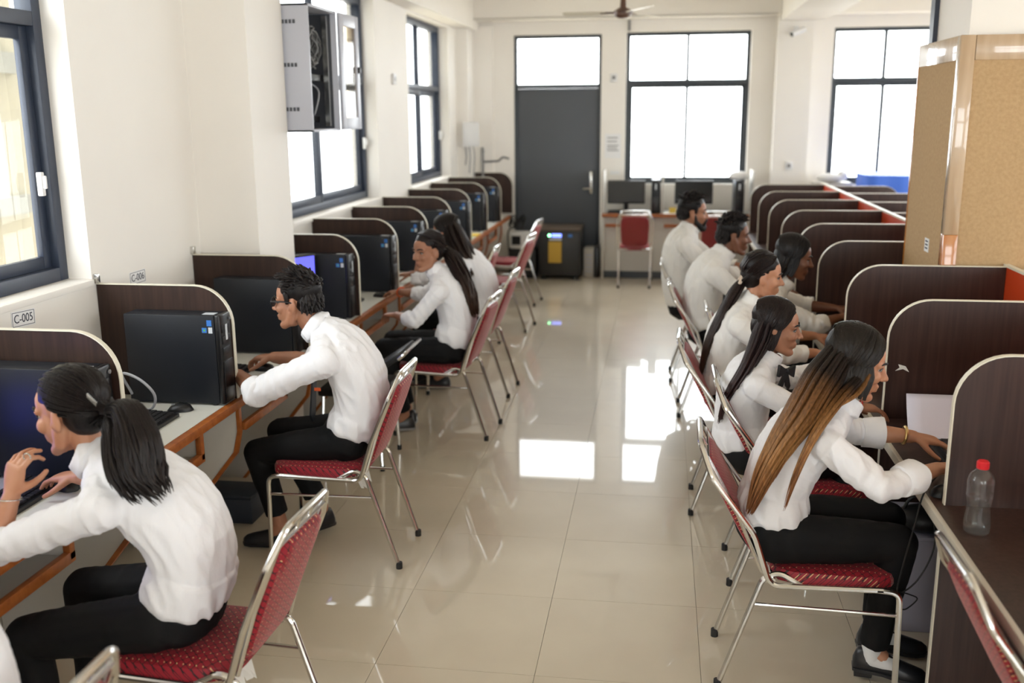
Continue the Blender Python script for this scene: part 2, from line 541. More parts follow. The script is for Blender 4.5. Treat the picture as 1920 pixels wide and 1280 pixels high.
# columns and beams
B().box((XW - .1, 5.15, 0), (-2.165, 5.67, ZC)).build('column', 'plaster', sharp=20, kind='structure')
B().box((XW - .02, 12.3, 0), (-2.36, YB + .05, ZC)).box((-2.38, 12.66, 0), (-2.12, YB + .05, 3.05)).build('trim_1', 'plaster', sharp=20, kind='structure')
B().box((XW - .1, YF, 3.0), (-2.3, YB + .1, ZC + .05)).build('trim_2', 'plaster', sharp=20, kind='structure')
B().box((-2.35, 12.42, 3.10), (XR, YB + .1, ZC + .05)).build('trim_3', 'plaster', sharp=20, kind='structure')
B().box((1.34, YF, 3.03), (1.86, 12.5, ZC + .05)).build('trim_4', 'plaster', sharp=20, kind='structure')
B().box((1.32, 12.5, 0), (1.72, YB + .05, 3.2)).build('trim_5', 'plaster', sharp=20, kind='structure')
B().box((1.44, 5.22, 0), (2.02, 5.86, ZC + .02)).build('column', 'plaster', sharp=20, kind='structure')
B().box((1.415, 5.80, 2.25), (1.455, 5.88, ZC)).build('trim_6', 'frame_blue', sharp=20, kind='structure')
B().box((XW, 12.70, 0), (-1.9, YB, .09)).box((-.72, 12.73, 0), (5.5, YB + .01, .09)).build('baseboard_back', 'skirting', sharp=20, kind='structure')
B().box((XW - .01, 1.0, 0), (-2.495, 12.3, .09)).build('baseboard_left', 'skirting', sharp=20, kind='structure')


# windows
def window(n, axis, at, inward, h, zbar, mull, fmat='frame_blue', lower_only_mull=False, sash=.055, latch=None):
    """frame, sashes, panes.  axis: wall normal axis; at: plane of the frame's outer face; inward: direction to the room"""
    u0, u1, z0, z1 = h
    root = struct('window_%d' % n)

    def bx(b, ua, ub, za, zb, d0, d1):
        lo = (at + min(d0, d1) * inward, ua, za) if axis == 'x' else (ua, at + min(d0, d1) * inward, za)
        hi = (at + max(d0, d1) * inward, ub, zb) if axis == 'x' else (ub, at + max(d0, d1) * inward, zb)
        b.box(np.minimum(lo, hi), np.maximum(lo, hi), .004)
    f = B(); w_ = .045 if axis == 'y' else .06
    for a in ((u0, u0 + w_, z0, z1), (u1 - w_, u1, z0, z1), (u0 + w_, u1 - w_, z0, z0 + w_), (u0 + w_, u1 - w_, z1 - w_, z1), (u0 + w_, u1 - w_, zbar - .03, zbar + .03)):
        bx(f, *a, 0, .08)
    bx(f, mull - .02, mull + .02, zbar + .03, z1 - w_, .01, .06)
    f.build('window_frame', fmat, root)
    for a, c, d in ((u0 + w_, mull + .02, .045), (mull - .02, u1 - w_, .015)):
        s_ = B(); lo, hi = z0 + w_, zbar - .03
        bx(s_, a, a + sash, lo, hi, d, d + .03); bx(s_, c - sash, c, lo, hi, d, d + .03)
        bx(s_, a + sash, c - sash, lo, lo + sash, d, d + .03); bx(s_, a + sash, c - sash, hi - sash, hi, d, d + .03)
        so = s_.build('sash', fmat, root)
        p_ = B(); bx(p_, a + sash - .005, c - sash + .005, lo + sash - .005, hi - sash + .005, d + .012, d + .016)
        p_.build('pane', 'window_glass', so)
    for a, c in ((u0 + w_, mull - .02), (mull + .02, u1 - w_)):
        p_ = B(); bx(p_, a - .004, c + .004, zbar + .026, z1 - w_ + .004, .03, .034); p_.build('pane', 'window_glass', root)
    if latch:
        l_ = B(); bx(l_, latch[0] - .012, latch[0] + .012, latch[1] - .05, latch[1] + .05, .075, .1)
        bx(l_, latch[0] - .006, latch[0] + .006, latch[1] - .02, latch[1] + .035, .095, .115)
        l_.build('latch', 'metal_white', root)
    return root


window(1, 'x', XW - .19, 1, W1, 2.40, 3.05, latch=(3.93, 1.72))
window(2, 'x', XW - .19, 1, W2, 2.28, 7.55, latch=(8.69, 1.75))
window(3, 'x', XW - .19, 1, W3, 2.28, 10.9, latch=(11.8, 1.75))
window(4, 'y', YB + .19, -1, WC, 2.36, .29, 'frame_dark', sash=.035)
window(5, 'y', YB + .19, -1, WR, 2.36, 2.62, 'frame_dark', sash=.04)
window(6, 'y', YB + .19, -1, WR2, 2.36, 4.5, 'frame_dark')
for i, h in enumerate(RWIN): window(7 + i, 'x', XR + .19, -1, h, 2.36, (h[0] + h[1]) / 2)
for i, h in enumerate(FWIN): window(12 + i, 'y', YF - .19, 1, h, 2.36, (h[0] + h[1]) / 2)
for n, h in enumerate((W1, W2, W3)):
    portal('daylight_left', (XW - .22, (h[0] + h[1]) / 2, (h[2] + h[3]) / 2), (0, -PI / 2, 0), h[3] - h[2], h[1] - h[0])
for h in (WC, WR, WR2, (DOOR[0], DOOR[1], 2.35, 2.94)):
    portal('daylight_back', ((h[0] + h[1]) / 2, YB + .22, (h[2] + h[3]) / 2), (-PI / 2, 0, 0), h[1] - h[0], h[3] - h[2])
for h in RWIN:
    portal('daylight_right', (XR + .22, (h[0] + h[1]) / 2, (h[2] + h[3]) / 2), (0, PI / 2, 0), h[3] - h[2], h[1] - h[0])
for h in FWIN:
    portal('daylight_front', ((h[0] + h[1]) / 2, YF - .22, (h[2] + h[3]) / 2), (PI / 2, 0, 0), h[1] - h[0], h[3] - h[2])
# ledges under the left windows
for i, h in enumerate((W1, W2, W3)):
    B().box((XW - .12, h[0], h[2] - .03), (XW + .012, h[1], h[2] - .001), .004).build('trim_%d' % (7 + i), 'plaster', kind='structure')

# door with the glazed transom
d = struct('door_1')
f = B()
for a, c, z0, z1 in ((-1.86, -1.82, 0, 2.94), (-.805, -.765, 0, 2.94), (-1.82, -.805, 2.90, 2.94), (-1.82, -.805, 2.30, 2.35)):
    f.box((a, YB + .03, z0), (c, YB + .11, z1), .004)
f.build('door_frame', 'frame_dark', d)
B().box((-1.818, YB + .05, .004), (-.807, YB + .09, 2.298), .003).build('door_leaf', 'door_grey', d)
B().box((-1.822, YB + .06, 2.345), (-.803, YB + .066, 2.905)).build('pane', 'window_glass', d)
hd = B().box((-.90, YB + .038, .99), (-.865, YB + .05, 1.27), .003)
hd.tube([(-.883, YB + .045, 1.06), (-.883, YB - .01, 1.06), (-.98, YB - .012, 1.055)], .011)
hd.build('door_handle', 'steel', d)

# outside: neighbouring block seen through the first window, ground below
ex = thing('neighbour_building', 'cream neighbouring block with a pale panel outside the first window', 'building', (-5.4, 6, -4))
B().box((-.6, -3, 0), (0, 3.6, 17)).build('facade', 'exterior_wall', ex, sharp=20)  # unseen upper part made tall to shade the gap outside
B().box((-.02, -1.0, 5.35), (.05, 1.6, 6.35)).build('light_panel', 'exterior_white', ex, sharp=20)
B().box((-.02, -1.4, 6.35), (.07, 1.9, 6.52)).build('lintel_band', 'exterior_grey', ex, sharp=20)
B().box((-.02, -1.4, 5.2), (.07, 1.9, 5.35)).build('sill_band', 'exterior_grey', ex, sharp=20)
B().box((-2.75, YF - .2, 3.75), (-2.5, YB, 12)).build('shade_wall_upper', 'exterior_wall', sharp=20, kind='structure')  # unseen wall added above the room to keep sky light off the gap
B().box((-40, -30, -4.2), (40, 50, -4)).build('ground', 'ground', sharp=20, kind='structure')

# ------------------------------------------------------------------ left row of booths
S = .95
PLY = [3.155 + S * i for i in range(11)]          # partitions at PLY[0..10]
PLY = PLY[:11]
ZT = .75


def rounded_panel(x_wall, x_front, z0, z1, r, seg=10):
    """outline of a partition: square at the wall, one rounded top corner at the front"""
    sg = 1 if x_front > x_wall else -1
    out = [(x_wall, z0), (x_wall, z1)]
    for k in range(seg + 1):
        a = PI / 2 * k / seg
        out.append((x_front - sg * r + sg * r * math.sin(a), z1 - r + r * math.cos(a)))
    out.append((x_front, z0))
    return out


def partition(y, x_wall, x_front, z0, z1, r, label, group, lam, band, t=.018):
    root = thing('partition', label, 'partition', (0, y, 0), 0, group)
    o = rounded_panel(x_wall, x_front, z0, z1, r)
    sg = 1 if x_front > x_wall else -1
    B().prism(o, lambda u, q, w_: (u, w_, q), -t / 2, t / 2).build('panel', lam, root, sharp=30)
    # edging strip along the top, the corner and the front
    inner = o[1:]
    outer = [(x_wall, z1 + .004)] + [(p[0] + sg * .004 * math.sin(PI / 2 * k / 10), p[1] + .004 * math.cos(PI / 2 * k / 10)) for k, p in enumerate(inner[1:-1])] + [(x_front + sg * .004, z0)]
    b = B()
    for i in range(len(inner) - 1):
        q = [inner[i], inner[i + 1], outer[i + 1], outer[i]]
        b.prism(q, lambda u, v_, w_: (u, w_, v_), -t / 2 - .002, t / 2 + .002)
    b.build('edge_band', band, root, sharp=30)
    return root


PL_LABELS = ['dark brown rounded partition right behind the ponytailed woman at the keyboard',
             'dark brown rounded partition beside the man with glasses, at the C-006 tag',
             'dark brown partition against the wall pillar, behind the head of the man with glasses',
             'dark brown partition just past the wall pillar, next to the tilted blue screen',
             'dark brown partition whose front edge stands over the hand on the mouse of the woman looking round',
             'dark brown partition behind the face of the woman looking round',
             'dark brown partition beside the long-haired woman seen from behind',
             'sixth brown partition after the wall pillar along the window wall',
             'brown partition third from the dark grey door end of the window row',
             'brown partition second from the dark grey door end of the window row',
             'brown partition nearest the dark grey door in the window row']
for i, y in enumerate(PLY[:11]):
    if y > 12.66: continue
    xw = XW + .003 if i not in (2,) else XW + .003
    partition(y, xw, -1.875, ZT, 1.262, .17, PL_LABELS[i], 'brown booth partitions along the window wall', 'laminate_left', 'edge_band')

# the long desk under them
dl = thing('desk', 'long white desk with orange wooden edging along the window wall', 'desk', (-2.2, 6.5, 0))
DO = (-2.2, 6.5, 0)
DE = 12.4
B().box((-2.505, .9, .715), (-1.885, DE, ZT - .001), .002).build('worktop', 'desk_white', dl, off=DO)
B().box((-1.885, .9, .712), (-1.85, DE, ZT), .004).build('front_edge', 'wood_orange', dl, off=DO)
B().box((-2.47, .9, .09), (-2.45, DE, .713)).build('back_panel', 'panel_white', dl, off=DO, sharp=20)
for i in range(0, 10):
    y = PLY[i]
    if y > 12.2: break
    poly = [(-2.44, 0), (-2.30, 0), (-1.90, .50), (-1.875, .60), (-1.875, .712), (-2.44, .712)]
    sp = B().prism(poly, lambda u, q, w_: (u, w_, q), y - .03, y - .012).build('side_panel', 'panel_white', dl, off=DO, sharp=20)
    B().prism([(-2.30, 0), (-2.28, 0), (-1.885, .49), (-1.86, .595), (-1.86, .712), (-1.876, .712), (-1.876, .60), (-1.9, .50)], lambda u, q, w_: (u, w_, q), y - .034, y - .008).build('wood_edge', 'wood_orange', sp, off=None, sharp=20).data.transform(Matrix.Translation([-q for q in DO]))
    # slotted shelf below the top, ends half way across the booth
    y0, y1 = y - S + .02, y - .40
    sh = B().box((-2.40, y0, .595), (-1.88, y1, .612)).box((-2.40, y1 - .02, .595), (-1.88, y1, .715)).build('shelf', 'panel_white', dl, off=DO, sharp=20)
    b = B().box((-1.88, y0, .59), (-1.855, y1, .628), .003).box((-1.88, y1 - .03, .60), (-1.855, y1, .712), .003)
    b.v = [(a - DO[0], c - DO[1], e) for a, c, e in b.v]; b.build('shelf_edge', 'wood_orange', sh)

# ------------------------------------------------------------------ computer towers, keyboards, mice


def tower(loc, rz, label, group, first=[None]):
    """local: long axis x (front at +x), lies thin along y"""
    if first[0]:
        return dup(first[0], loc, rz, label, group)
    t = thing('computer_tower', label, 'computer tower', loc, rz, group)
    B().box((-.225, -.055, .008), (.195, .055, .405), .004).build('case', 'tower_black', t)
    b = B().box((.195, -.055, .006), (.222, .055, .407), .008)
    b.box((.2205, -.045, .02), (.226, .045, .20), .002)
    b.build('front_bezel', 'tower_front', t)
    b = B()
    for k in range(3): b.box((.221, -.044, .225 + k * .05), (.2255, .030, .262 + k * .05), .002)
    b.build('drive_bay', 'plastic_black', t)
    B().box((.2235, -.012, .29), (.2265, .006, .36), .001).build('silver_strip', 'sticker_white', t)
    B().tube([(.222, .038, .38), (.227, .038, .38)], .008, 12).build('power_button', 'plastic_grey', t)
    for nm, m, x, z, sx, sz in (('sticker', 'sticker_blue', .172, .372, .022, .026), ('sticker', 'sticker_blue', .148, .340, .022, .022), ('sticker', 'sticker_white', .176, .340, .018, .026), ('sticker', 'sticker_green', .148, .340, .008, .008)):
        d_ = -.0557 if m != 'sticker_green' else -.0562
        B().box((x - sx / 2, d_, z - sz / 2), (x + sx / 2, -.0545, z + sz / 2)).build(nm, m, t, sharp=20)
    B().box((.13, -.03, .4045), (.185, .01, .4062)).build('top_label', 'sticker_white', t, sharp=20)
    b = B()
    for x in (-.2, .17):
        for y in (-.04, .04): b.lathe([(.012, 0), (.012, .009)], (x, y, 0), 8)
    b.build('foot', 'rubber', t)
    first[0] = t
    return t


TL = ['black computer tower in the booth of the ponytailed woman, lit bluish',
      'black computer tower with blue stickers in the empty booth before the man with glasses',
      'black computer tower in front of the face of the man with glasses',
      'black computer tower behind the head of the man with glasses, by the tilted screen',
      'black computer tower in the booth where a hand rests on a mouse',
      'black computer tower left of the long-haired woman seen from behind',
      'black computer tower just above the long-haired woman with blue stickers showing',
      'black computer tower third from the far end of the window row',
      'black computer tower second from the far end of the window row',
      'black computer tower at the far end of the window row']
for i in range(10):
    y = PLY[i]
    if y > 12.3: break
    tower((-2.115 + (.02 if i % 3 == 1 else 0), y - .078, ZT), 0, TL[i], 'computer towers along the window wall')


def keyboard(loc, rz, label, first=[None]):
    if first[0]: return dup(first[0], loc, rz, label, 'black keyboards')
    t = thing('keyboard', label, 'keyboard', loc, rz, 'black keyboards')
    B().prism([(-.075, 0), (.075, 0), (.075, .026), (-.075, .014)], lambda u, q, w_: (w_, u, q), -.22, .22).build('case', 'plastic_black', t, sharp=20)
    b = B()
    for r in range(5):
        y = -.06 + r * .026; z = .0145 + (y + .075) * .08
        for c in range(20):
            x = -.20 + c * .0205
            if r == 0 and 4 <= c <= 9: continue
            b.box((x, y, z), (x + .017, y + .021, z + .008), 0)
    b.box((-.118, -.06, .016), (.004, -.039, .0235))
    b.build('keys', 'key_black', t, sharp=20)
    first[0] = t
    return t


def mouse(loc, rz, label, first=[None]):
    if first[0]: return dup(first[0], loc, rz, label, 'black mice')
    t = thing('computer_mouse', label, 'mouse', loc, rz, 'black mice')
    rings = []
    for k in range(9):
        y = -.055 + .11 * k / 8; q = math.sqrt(max(.02, 1 - (abs(y) / .0555) ** 3)); hh = .034 * q * (1 - .25 * (y > 0) * y / .055)
        rings.append([(.032 * q * math.cos(a), y, hh * max(0, math.sin(a)) ** .8 + .001) for a in [PI * j / 10 for j in range(11)]])
    B().ring_loft(rings).build('shell', 'plastic_black', t)
    B().tube([(0, .02, .031), (0, .035, .028)], .005, 8).build('scroll_wheel', 'plastic_grey', t)
    first[0] = t
    return t


keyboard((-2.10, 2.78, ZT), PI / 2, 'black keyboard under the arms of the ponytailed woman')
keyboard((-2.08, 3.58, ZT), PI / 2, 'black keyboard on the white desk of the empty booth')
keyboard((-2.08, 4.40, ZT), PI / 2, 'black keyboard under the hands of the man with glasses')
keyboard((-2.08, 6.30, ZT), PI / 2, 'black keyboard before the woman looking round')
mouse((-2.00, 2.96, ZT), PI / 2 - .4, 'black mouse under the right hand of the ponytailed woman')
mouse((-2.04, 3.88, ZT), PI / 2 + .3, 'black mouse lying on the white desk beside a tower')
mouse((-1.95, 4.60, ZT), PI / 2, 'black mouse under the far hand of the man with glasses')
mouse((-1.93, 6.66, ZT), PI / 2 - .3, 'black mouse under the fingers of the woman looking round')


def monitor(loc, rz, label, screen, w_=.44, h_=.27, lift=.10):
    """faces local -y"""
    t = thing('monitor', label, 'monitor', loc, rz)
    B().box((-w_ / 2, -.015, lift), (w_ / 2, .03, lift + h_), .006).build('housing', 'plastic_black', t)
    B().box((-w_ / 2 + .014, -.0165, lift + .018), (w_ / 2 - .014, -.0145, lift + h_ - .014)).build('screen', screen, t, sharp=20)
    B().box((-.03, .01, .01), (.03, .035, lift + .08), .004).box((-.11, -.07, 0), (.11, .10, .012), .005).build('stand', 'plastic_black', t)
    return t


monitor((-2.36, 2.68, ZT), PI / 2 + .12, 'monitor with a glowing blue screen facing the ponytailed woman', 'screen_blue', .42, .26, .09)
m3 = monitor((-2.20, 5.70, ZT), PI / 2 - .6, 'monitor with a tilted blue screen behind the man with glasses', 'screen_blue2', .34, .25, .17)
cb = B().tube(spline([(-2.30, 3.95, .80), (-2.25, 3.80, .93), (-2.15, 3.76, .92), (-2.10, 3.78, .85), (-2.14, 3.82, .775), (-2.24, 3.84, .757)], 30), .006, 8)
tag(cb.build('cable', 'cable_grey'), 'thick grey cable looping against the tower in the empty booth', 'cable')
cb = B()
for k in range(3):
    cb.tube(spline([(-2.02, 2.96 + .01 * k, .758), (-2.06 - .02 * k, 2.90, .757), (-2.12, 2.93 + .03 * k, .757), (-2.17, 2.86, .757), (-2.30, 2.95, .757)], 24), .0028, 6)
tag(cb.build('cable', 'cable_black'), 'thin black leads tangled by the keyboard of the ponytailed woman', 'cable')
bx_ = thing('footrest_box', 'dark navy box on the floor under the desk of the man with glasses', 'box', (-2.12, 4.5, 0))
B().box((-.15, -.1, .0), (.14, .1, .13), .006).build('body', 'box_navy', bx_)
B().box((-.152, -.102, .131), (.142, .102, .148), .004).build('lid', 'box_navy', bx_)


# wall tags with printed numbers

def tagplate(y, z, text, label, x=XW, tilt=0., w_=.15, h_=.065):
    t = thing('number_tag', label, 'label', (x, y, z), 0, 'printed number tags above the booths')
    t.rotation_euler = (tilt, 0, 0)
    B().box((.0005, -w_ / 2, -h_ / 2), (.002, w_ / 2, h_ / 2)).build('card', 'paper', t, sharp=20)
    b = B()
    for a, c in (((-1, 1), (1, 1)), ((1, 1), (1, -1)), ((1, -1), (-1, -1)), ((-1, -1), (-1, 1))):
        b.tube([(.0022, a[0] * w_ * .46, a[1] * h_ * .42), (.0022, c[0] * w_ * .46, c[1] * h_ * .42)], .0011, 4)
    b.build('border', 'print_dark', t, sharp=20)
    cu = bpy.data.curves.new('lettering', 'FONT'); cu.body = text; cu.size = h_ * .74; cu.align_x = 'CENTER'; cu.align_y = 'CENTER'; cu.extrude = .0004
    to = bpy.data.objects.new('tmp', cu); COL.objects.link(to)
    me = bpy.data.meshes.new_from_object(to.evaluated_get(bpy.context.evaluated_depsgraph_get()))
    bpy.data.objects.remove(to)
    me.transform(Matrix(((0, 0, 1, .0024), (1, 0, 0, 0), (0, 1, 0, 0), (0, 0, 0, 1))))
    me.materials.clear(); me.materials.append(MATS['print_dark'])
    link('lettering', me, t, 20)


tagplate(3.56, 1.215, 'C-005', 'white wall tag reading C-005 under the nearest window', tilt=-.06)
tagplate(4.46, 1.235, 'C-006', 'white wall tag reading C-006 above the second brown partition')
tagplate(6.35, 1.215, 'C-007', 'small white wall tag just past the wall pillar', w_=.1, h_=.04, tilt=.15)
for y in (4.09, 5.04):
    k = tag(B().box((XW, y - .012, 1.268), (XW + .022, y + .012, 1.31), .002).build('wall_bracket', 'steel'), 'small metal corner bracket holding the %s brown partition to the wall' % ('second' if y < 4.5 else 'third'), 'bracket')

# ------------------------------------------------------------------ right block of booths
PRY = [3.205 + S * i for i in range(9)]
XS, XF = 1.69, .941
PR_LABELS = ['dark brown rounded partition behind the water bottle',
             'dark brown rounded partition with a white sheet leaning on it',
             'dark brown rounded partition in front of the pinboard pillar',
             'dark brown partition meeting the far side of the pinboard pillar',
             'dark brown partition behind the dark-haired person leaning in',
             'dark brown partition fourth from the far end of the middle block',
             'dark brown partition third from the far end of the middle block',
             'dark brown partition second from the far end of the middle block',
             'dark brown partition at the far end of the middle block']
for i, y in enumerate(PRY):
    partition(y, XS - .012, XF, .0, 1.25, .16, PR_LABELS[i], 'brown booth partitions of the middle block', 'laminate_right', 'edge_band')
for i, y in enumerate(PRY):
    if i < 2: continue
    lab = ['', '', 'brown partition on the far side of the spine behind the pinboard pillar', 'brown partition across the spine just past the pinboard pillar', 'brown partition across the spine, second past the pinboard pillar', 'brown partition across the spine, fourth from the window end', 'brown partition across the spine, third from the window end', 'brown partition across the spine, second from the window end', 'brown partition across the spine under the bright window'][i]
    partition(y, XS + .012, 2.44, .0, 1.235, .16, lab, 'brown booth partitions on the far side', 'laminate_right', 'edge_band')
so = thing('spine_panel', 'orange board with a white top strip dividing the middle block', 'divider', (XS, 8.5, 0))
b = B().box((XS - .01, 5.965, .0), (XS + .01, 11.0, 1.25)).box((XS - .01, 1.2, 0), (XS + .01, 5.14, 1.25)); b.build('board', 'orange_laminate', so, off=(XS, 8.5, 0), sharp=20)
b = B().box((XS - .013, 5.965, 1.25), (XS + .013, 11.0, 1.262)).box((XS - .013, 1.2, 1.25), (XS + .013, 5.14, 1.262)); b.build('top_strip', 'edge_band', so, off=(XS, 8.5, 0), sharp=20)
b = B()
for i in range(4, 8): b.box((XS - .02, PRY[i] + .42, 1.10), (XS - .0095, PRY[i] + .50, 1.19), .003)
b.build('socket_plate', 'metal_white', so, off=(XS, 8.5, 0))
dr = thing('desk', 'dark brown desk with pale edging through the middle block', 'desk', (1.3, 6, 0))
B().box((.905, 1.2, .72), (XS - .011, 10.9, .749), .001).build('worktop', 'laminate_right', dr, off=(1.3, 6, 0))
B().box((.887, 1.2, .717), (.905, 10.9, .752), .003).build('edge_band', 'edge_band_grey', dr, off=(1.3, 6, 0))
df = thing('desk', 'dark brown desk on the far side of the orange spine', 'desk', (2.1, 8, 0))
b = B()
for y0 in PRY[3:]:
    b.box((XS + .011, y0 + .0095, .72), (2.46, min(y0 + S - .0095, 10.9), .749), .001)
b.build('worktop', 'laminate_right', df, off=(2.1, 8, 0))
B().box((2.46, 6.1, .717), (2.478, 10.9, .752), .003).build('edge_band', 'edge_band_grey', df, off=(2.1, 8, 0))
for y in PRY[3::2]:
    B().box((2.30, y + .012, 0), (2.44, y + .03, .719)).build('support', 'laminate_right', df, off=(2.1, 8, 0), sharp=20)
# low end board in front of the back pillar
eb = thing('end_board', 'low dark brown board behind the far end of the middle block', 'partition', (1.45, 11.6, 0))
B().box((-.32, -.01, 0), (.30, .01, 1.17), .002).build('panel', 'laminate_right', eb)
B().box((-.32, -.012, 1.17), (.30, .012, 1.178)).build('edge_band', 'laminate_left', eb, sharp=20)

# pinboard cladding of the pillar
nb = thing('pinboard', 'tan softboard cladding in a varnished wooden frame around the pillar', 'pinboard', (1.39, 5.15, 0))
NO = (1.39, 5.15, 0)
X0, X1, Y0, Y1, Z0, Z1 = 1.392, 2.10, 5.152, 5.93, .76, 2.345
B().box((X0 + .055, Y0, Z0), (X1, Y0 + .06, Z1 - .115)).build('front_board', 'softboard', nb, off=NO, sharp=20)
B().box((X0, Y0 + .055, Z0), (X0 + .06, Y1, Z1 - .115)).build('side_board', 'softboard', nb, off=NO, sharp=20)
B().box((X0 - .006, Y0 - .008, Z0), (X0 + .062, Y0 + .052, 1.40), .003).build('corner_post', 'varnish_wood_orange', nb, off=NO)
B().box((X0 - .006, Y0 - .008, 1.40), (X0 + .062, Y0 + .052, Z1), .003).build('corner_post', 'varnish_wood_sheen', nb, off=NO)  # same post higher up, with the painted-in window sheen
B().box((X0 + .064, Y0 - .007, Z1 - .115), (X1, Y0 + .058, Z1), .003).build('top_rail', 'varnish_wood_sheen', nb, off=NO)
B().box((X0 - .005, Y0 + .054, Z1 - .115), (X0 + .058, Y1, Z1), .003).build('top_rail', 'varnish_wood_sheen', nb, off=NO)
B().box((X0 - .004, Y1, Z0), (X0 + .058, Y1 + .02, Z1), .003).build('end_strip', 'varnish_wood_orange', nb, off=NO)
pn = tag(B().box((X0 - .003, 5.42, 1.275), (X0, 5.50, 1.345)).build('note', 'paper', sharp=20), 'small white printed note on the shaded side of the pinboard', 'note')
b = B()
for k in range(3): b.box((X0 - .0036, 5.435, 1.29 + k * .018), (X0 - .003, 5.485, 1.298 + k * .018))
b.build('print', 'print_dark', pn, sharp=20)

# things in the near right booths
bt = thing('water_bottle', 'clear plastic water bottle with a red cap on the brown desk', 'bottle', (.975, 2.985, .7495))
bt.scale = (1.08, 1.08, 1.0)
prof = [(.001, .002), (.030, .002), (.035, .008), (.036, .03), (.034, .05), (.031, .075), (.030, .09), (.034, .112), (.036, .125), (.0345, .129), (.036, .134), (.035, .145), (.036, .160), (.034, .176), (.027, .19), (.0165, .20), (.0135, .204), (.0135, .212)]
B().lathe(prof, n=32).build('bottle_body', 'clear_plastic', bt, sharp=50)
B().lathe([(.001, .005)] + [(r - .002, z) for r, z in prof[2:7]] + [(.001, .0901)], n=32).build('water', 'water', bt, sharp=50)
cp = B().lathe([(.0158, .205), (.0162, .207), (.0158, .226), (.013, .229), (.001, .229)], n=28)
for k in range(28):
    a = 2 * PI * k / 28; cp.box((.0155 * math.cos(a) - .0006, .0155 * math.sin(a) - .0006, .208), (.0155 * math.cos(a) + .0012, .0155 * math.sin(a) + .0012, .224))
cp.build('cap', 'cap_red', bt)
keyboard((1.19, 2.78, .7495), -PI / 2, 'black keyboard at the edge of the frame near the water bottle')
mouse((.965, 3.29, .7495), -PI / 2 + .5, 'black mouse beside the partition edge by the bottle')
keyboard((1.12, 3.62, .7495), -PI / 2, 'black keyboard under the hands of the woman with golden hair ends')
keyboard((1.13, 4.62, .7495), -PI / 2, 'black keyboard before the woman with the black bow tie')
pp = B(); n = 10
for i in range(n):
    pass
rows = []
for i in range(n + 1):
    q = i / n
    y = 3.86 + .26 * q ** .8; z = .752 + .11 * max(0, q - .25) ** 1.2 / .75 ** 1.2 + .004
    rows.append([(.99 + .03 * q + .36 * j / 6, y + .01 * j / 6, z - .004 * j / 6) for j in range(7)])
vs = [p for r in rows for p in r]
fs = [[i * 7 + j, i * 7 + j + 1, (i + 1) * 7 + j + 1, (i + 1) * 7 + j] for i in range(n) for j in range(6)]
po = tag(B().add(vs, fs).build('paper_sheet', 'paper_lilac'), 'blank white sheet curling up against the brown partition', 'paper')
sm_ = po.modifiers.new('thick', 'SOLIDIFY'); sm_.thickness = .0012
tc = B().tube(spline([(1.02, 3.44, .757), (.99, 3.42, .80), (.94, 3.32, .80), (.885, 3.25, .76), (.865, 3.24, .66), (.84, 3.25, .5), (.835, 3.26, .40), (.90, 3.28, .44), (.95, 3.3, .56), (.93, 3.3, .70)], 60), .003, 7)
tc.tube(spline([(.835, 3.26, .405), (.88, 3.28, .385), (.91, 3.3, .36), (.87, 3.28, .33), (.84, 3.27, .34)], 24), .0025, 7)
tag(tc.build('cable', 'cable_black'), 'thin black cable drooping from the brown desk beside the woman with golden hair ends', 'cable')
pb = thing('storage_box', 'pale grey box standing on the floor under the brown desk', 'box', (1.28, 3.9, 0))
B().box((-.36, -.16, 0), (.36, .2, .385), .004).build('body', 'box_pale', pb)
B().box((-.365, -.165, .386), (.365, .205, .40), .003).build('lid', 'box_pale', pb)
bg_ = thing('hand_bag', 'small black bag lying on the pale grey box under the desk', 'bag', (1.06, 3.80, .40))
B().ell((0, 0, .055), (.13, .08, .055)).build('body', 'bag_black', bg_)
B().tube(spline([(-.1, 0, .07), (-.06, 0, .14), (.06, 0, .14), (.1, 0, .07)], 16), .007, 8).build('handle', 'bag_black', bg_)
sc_ = B().prism([(0, 0), (.03, .008), (.055, -.004), (.04, .02), (.01, .028), (.016, .014)], lambda u, q, w_: (.975 + u, 4.144 + w_, .955 + q), 0, .0012)
tag(sc_.build('tape_scrap', 'plastic_scrap', sharp=20), 'torn scrap of tape on the partition behind the woman with golden hair ends', 'tape')

# ------------------------------------------------------------------ chairs
CHAIR_GROUP = 'red banquet chairs with chrome frames'


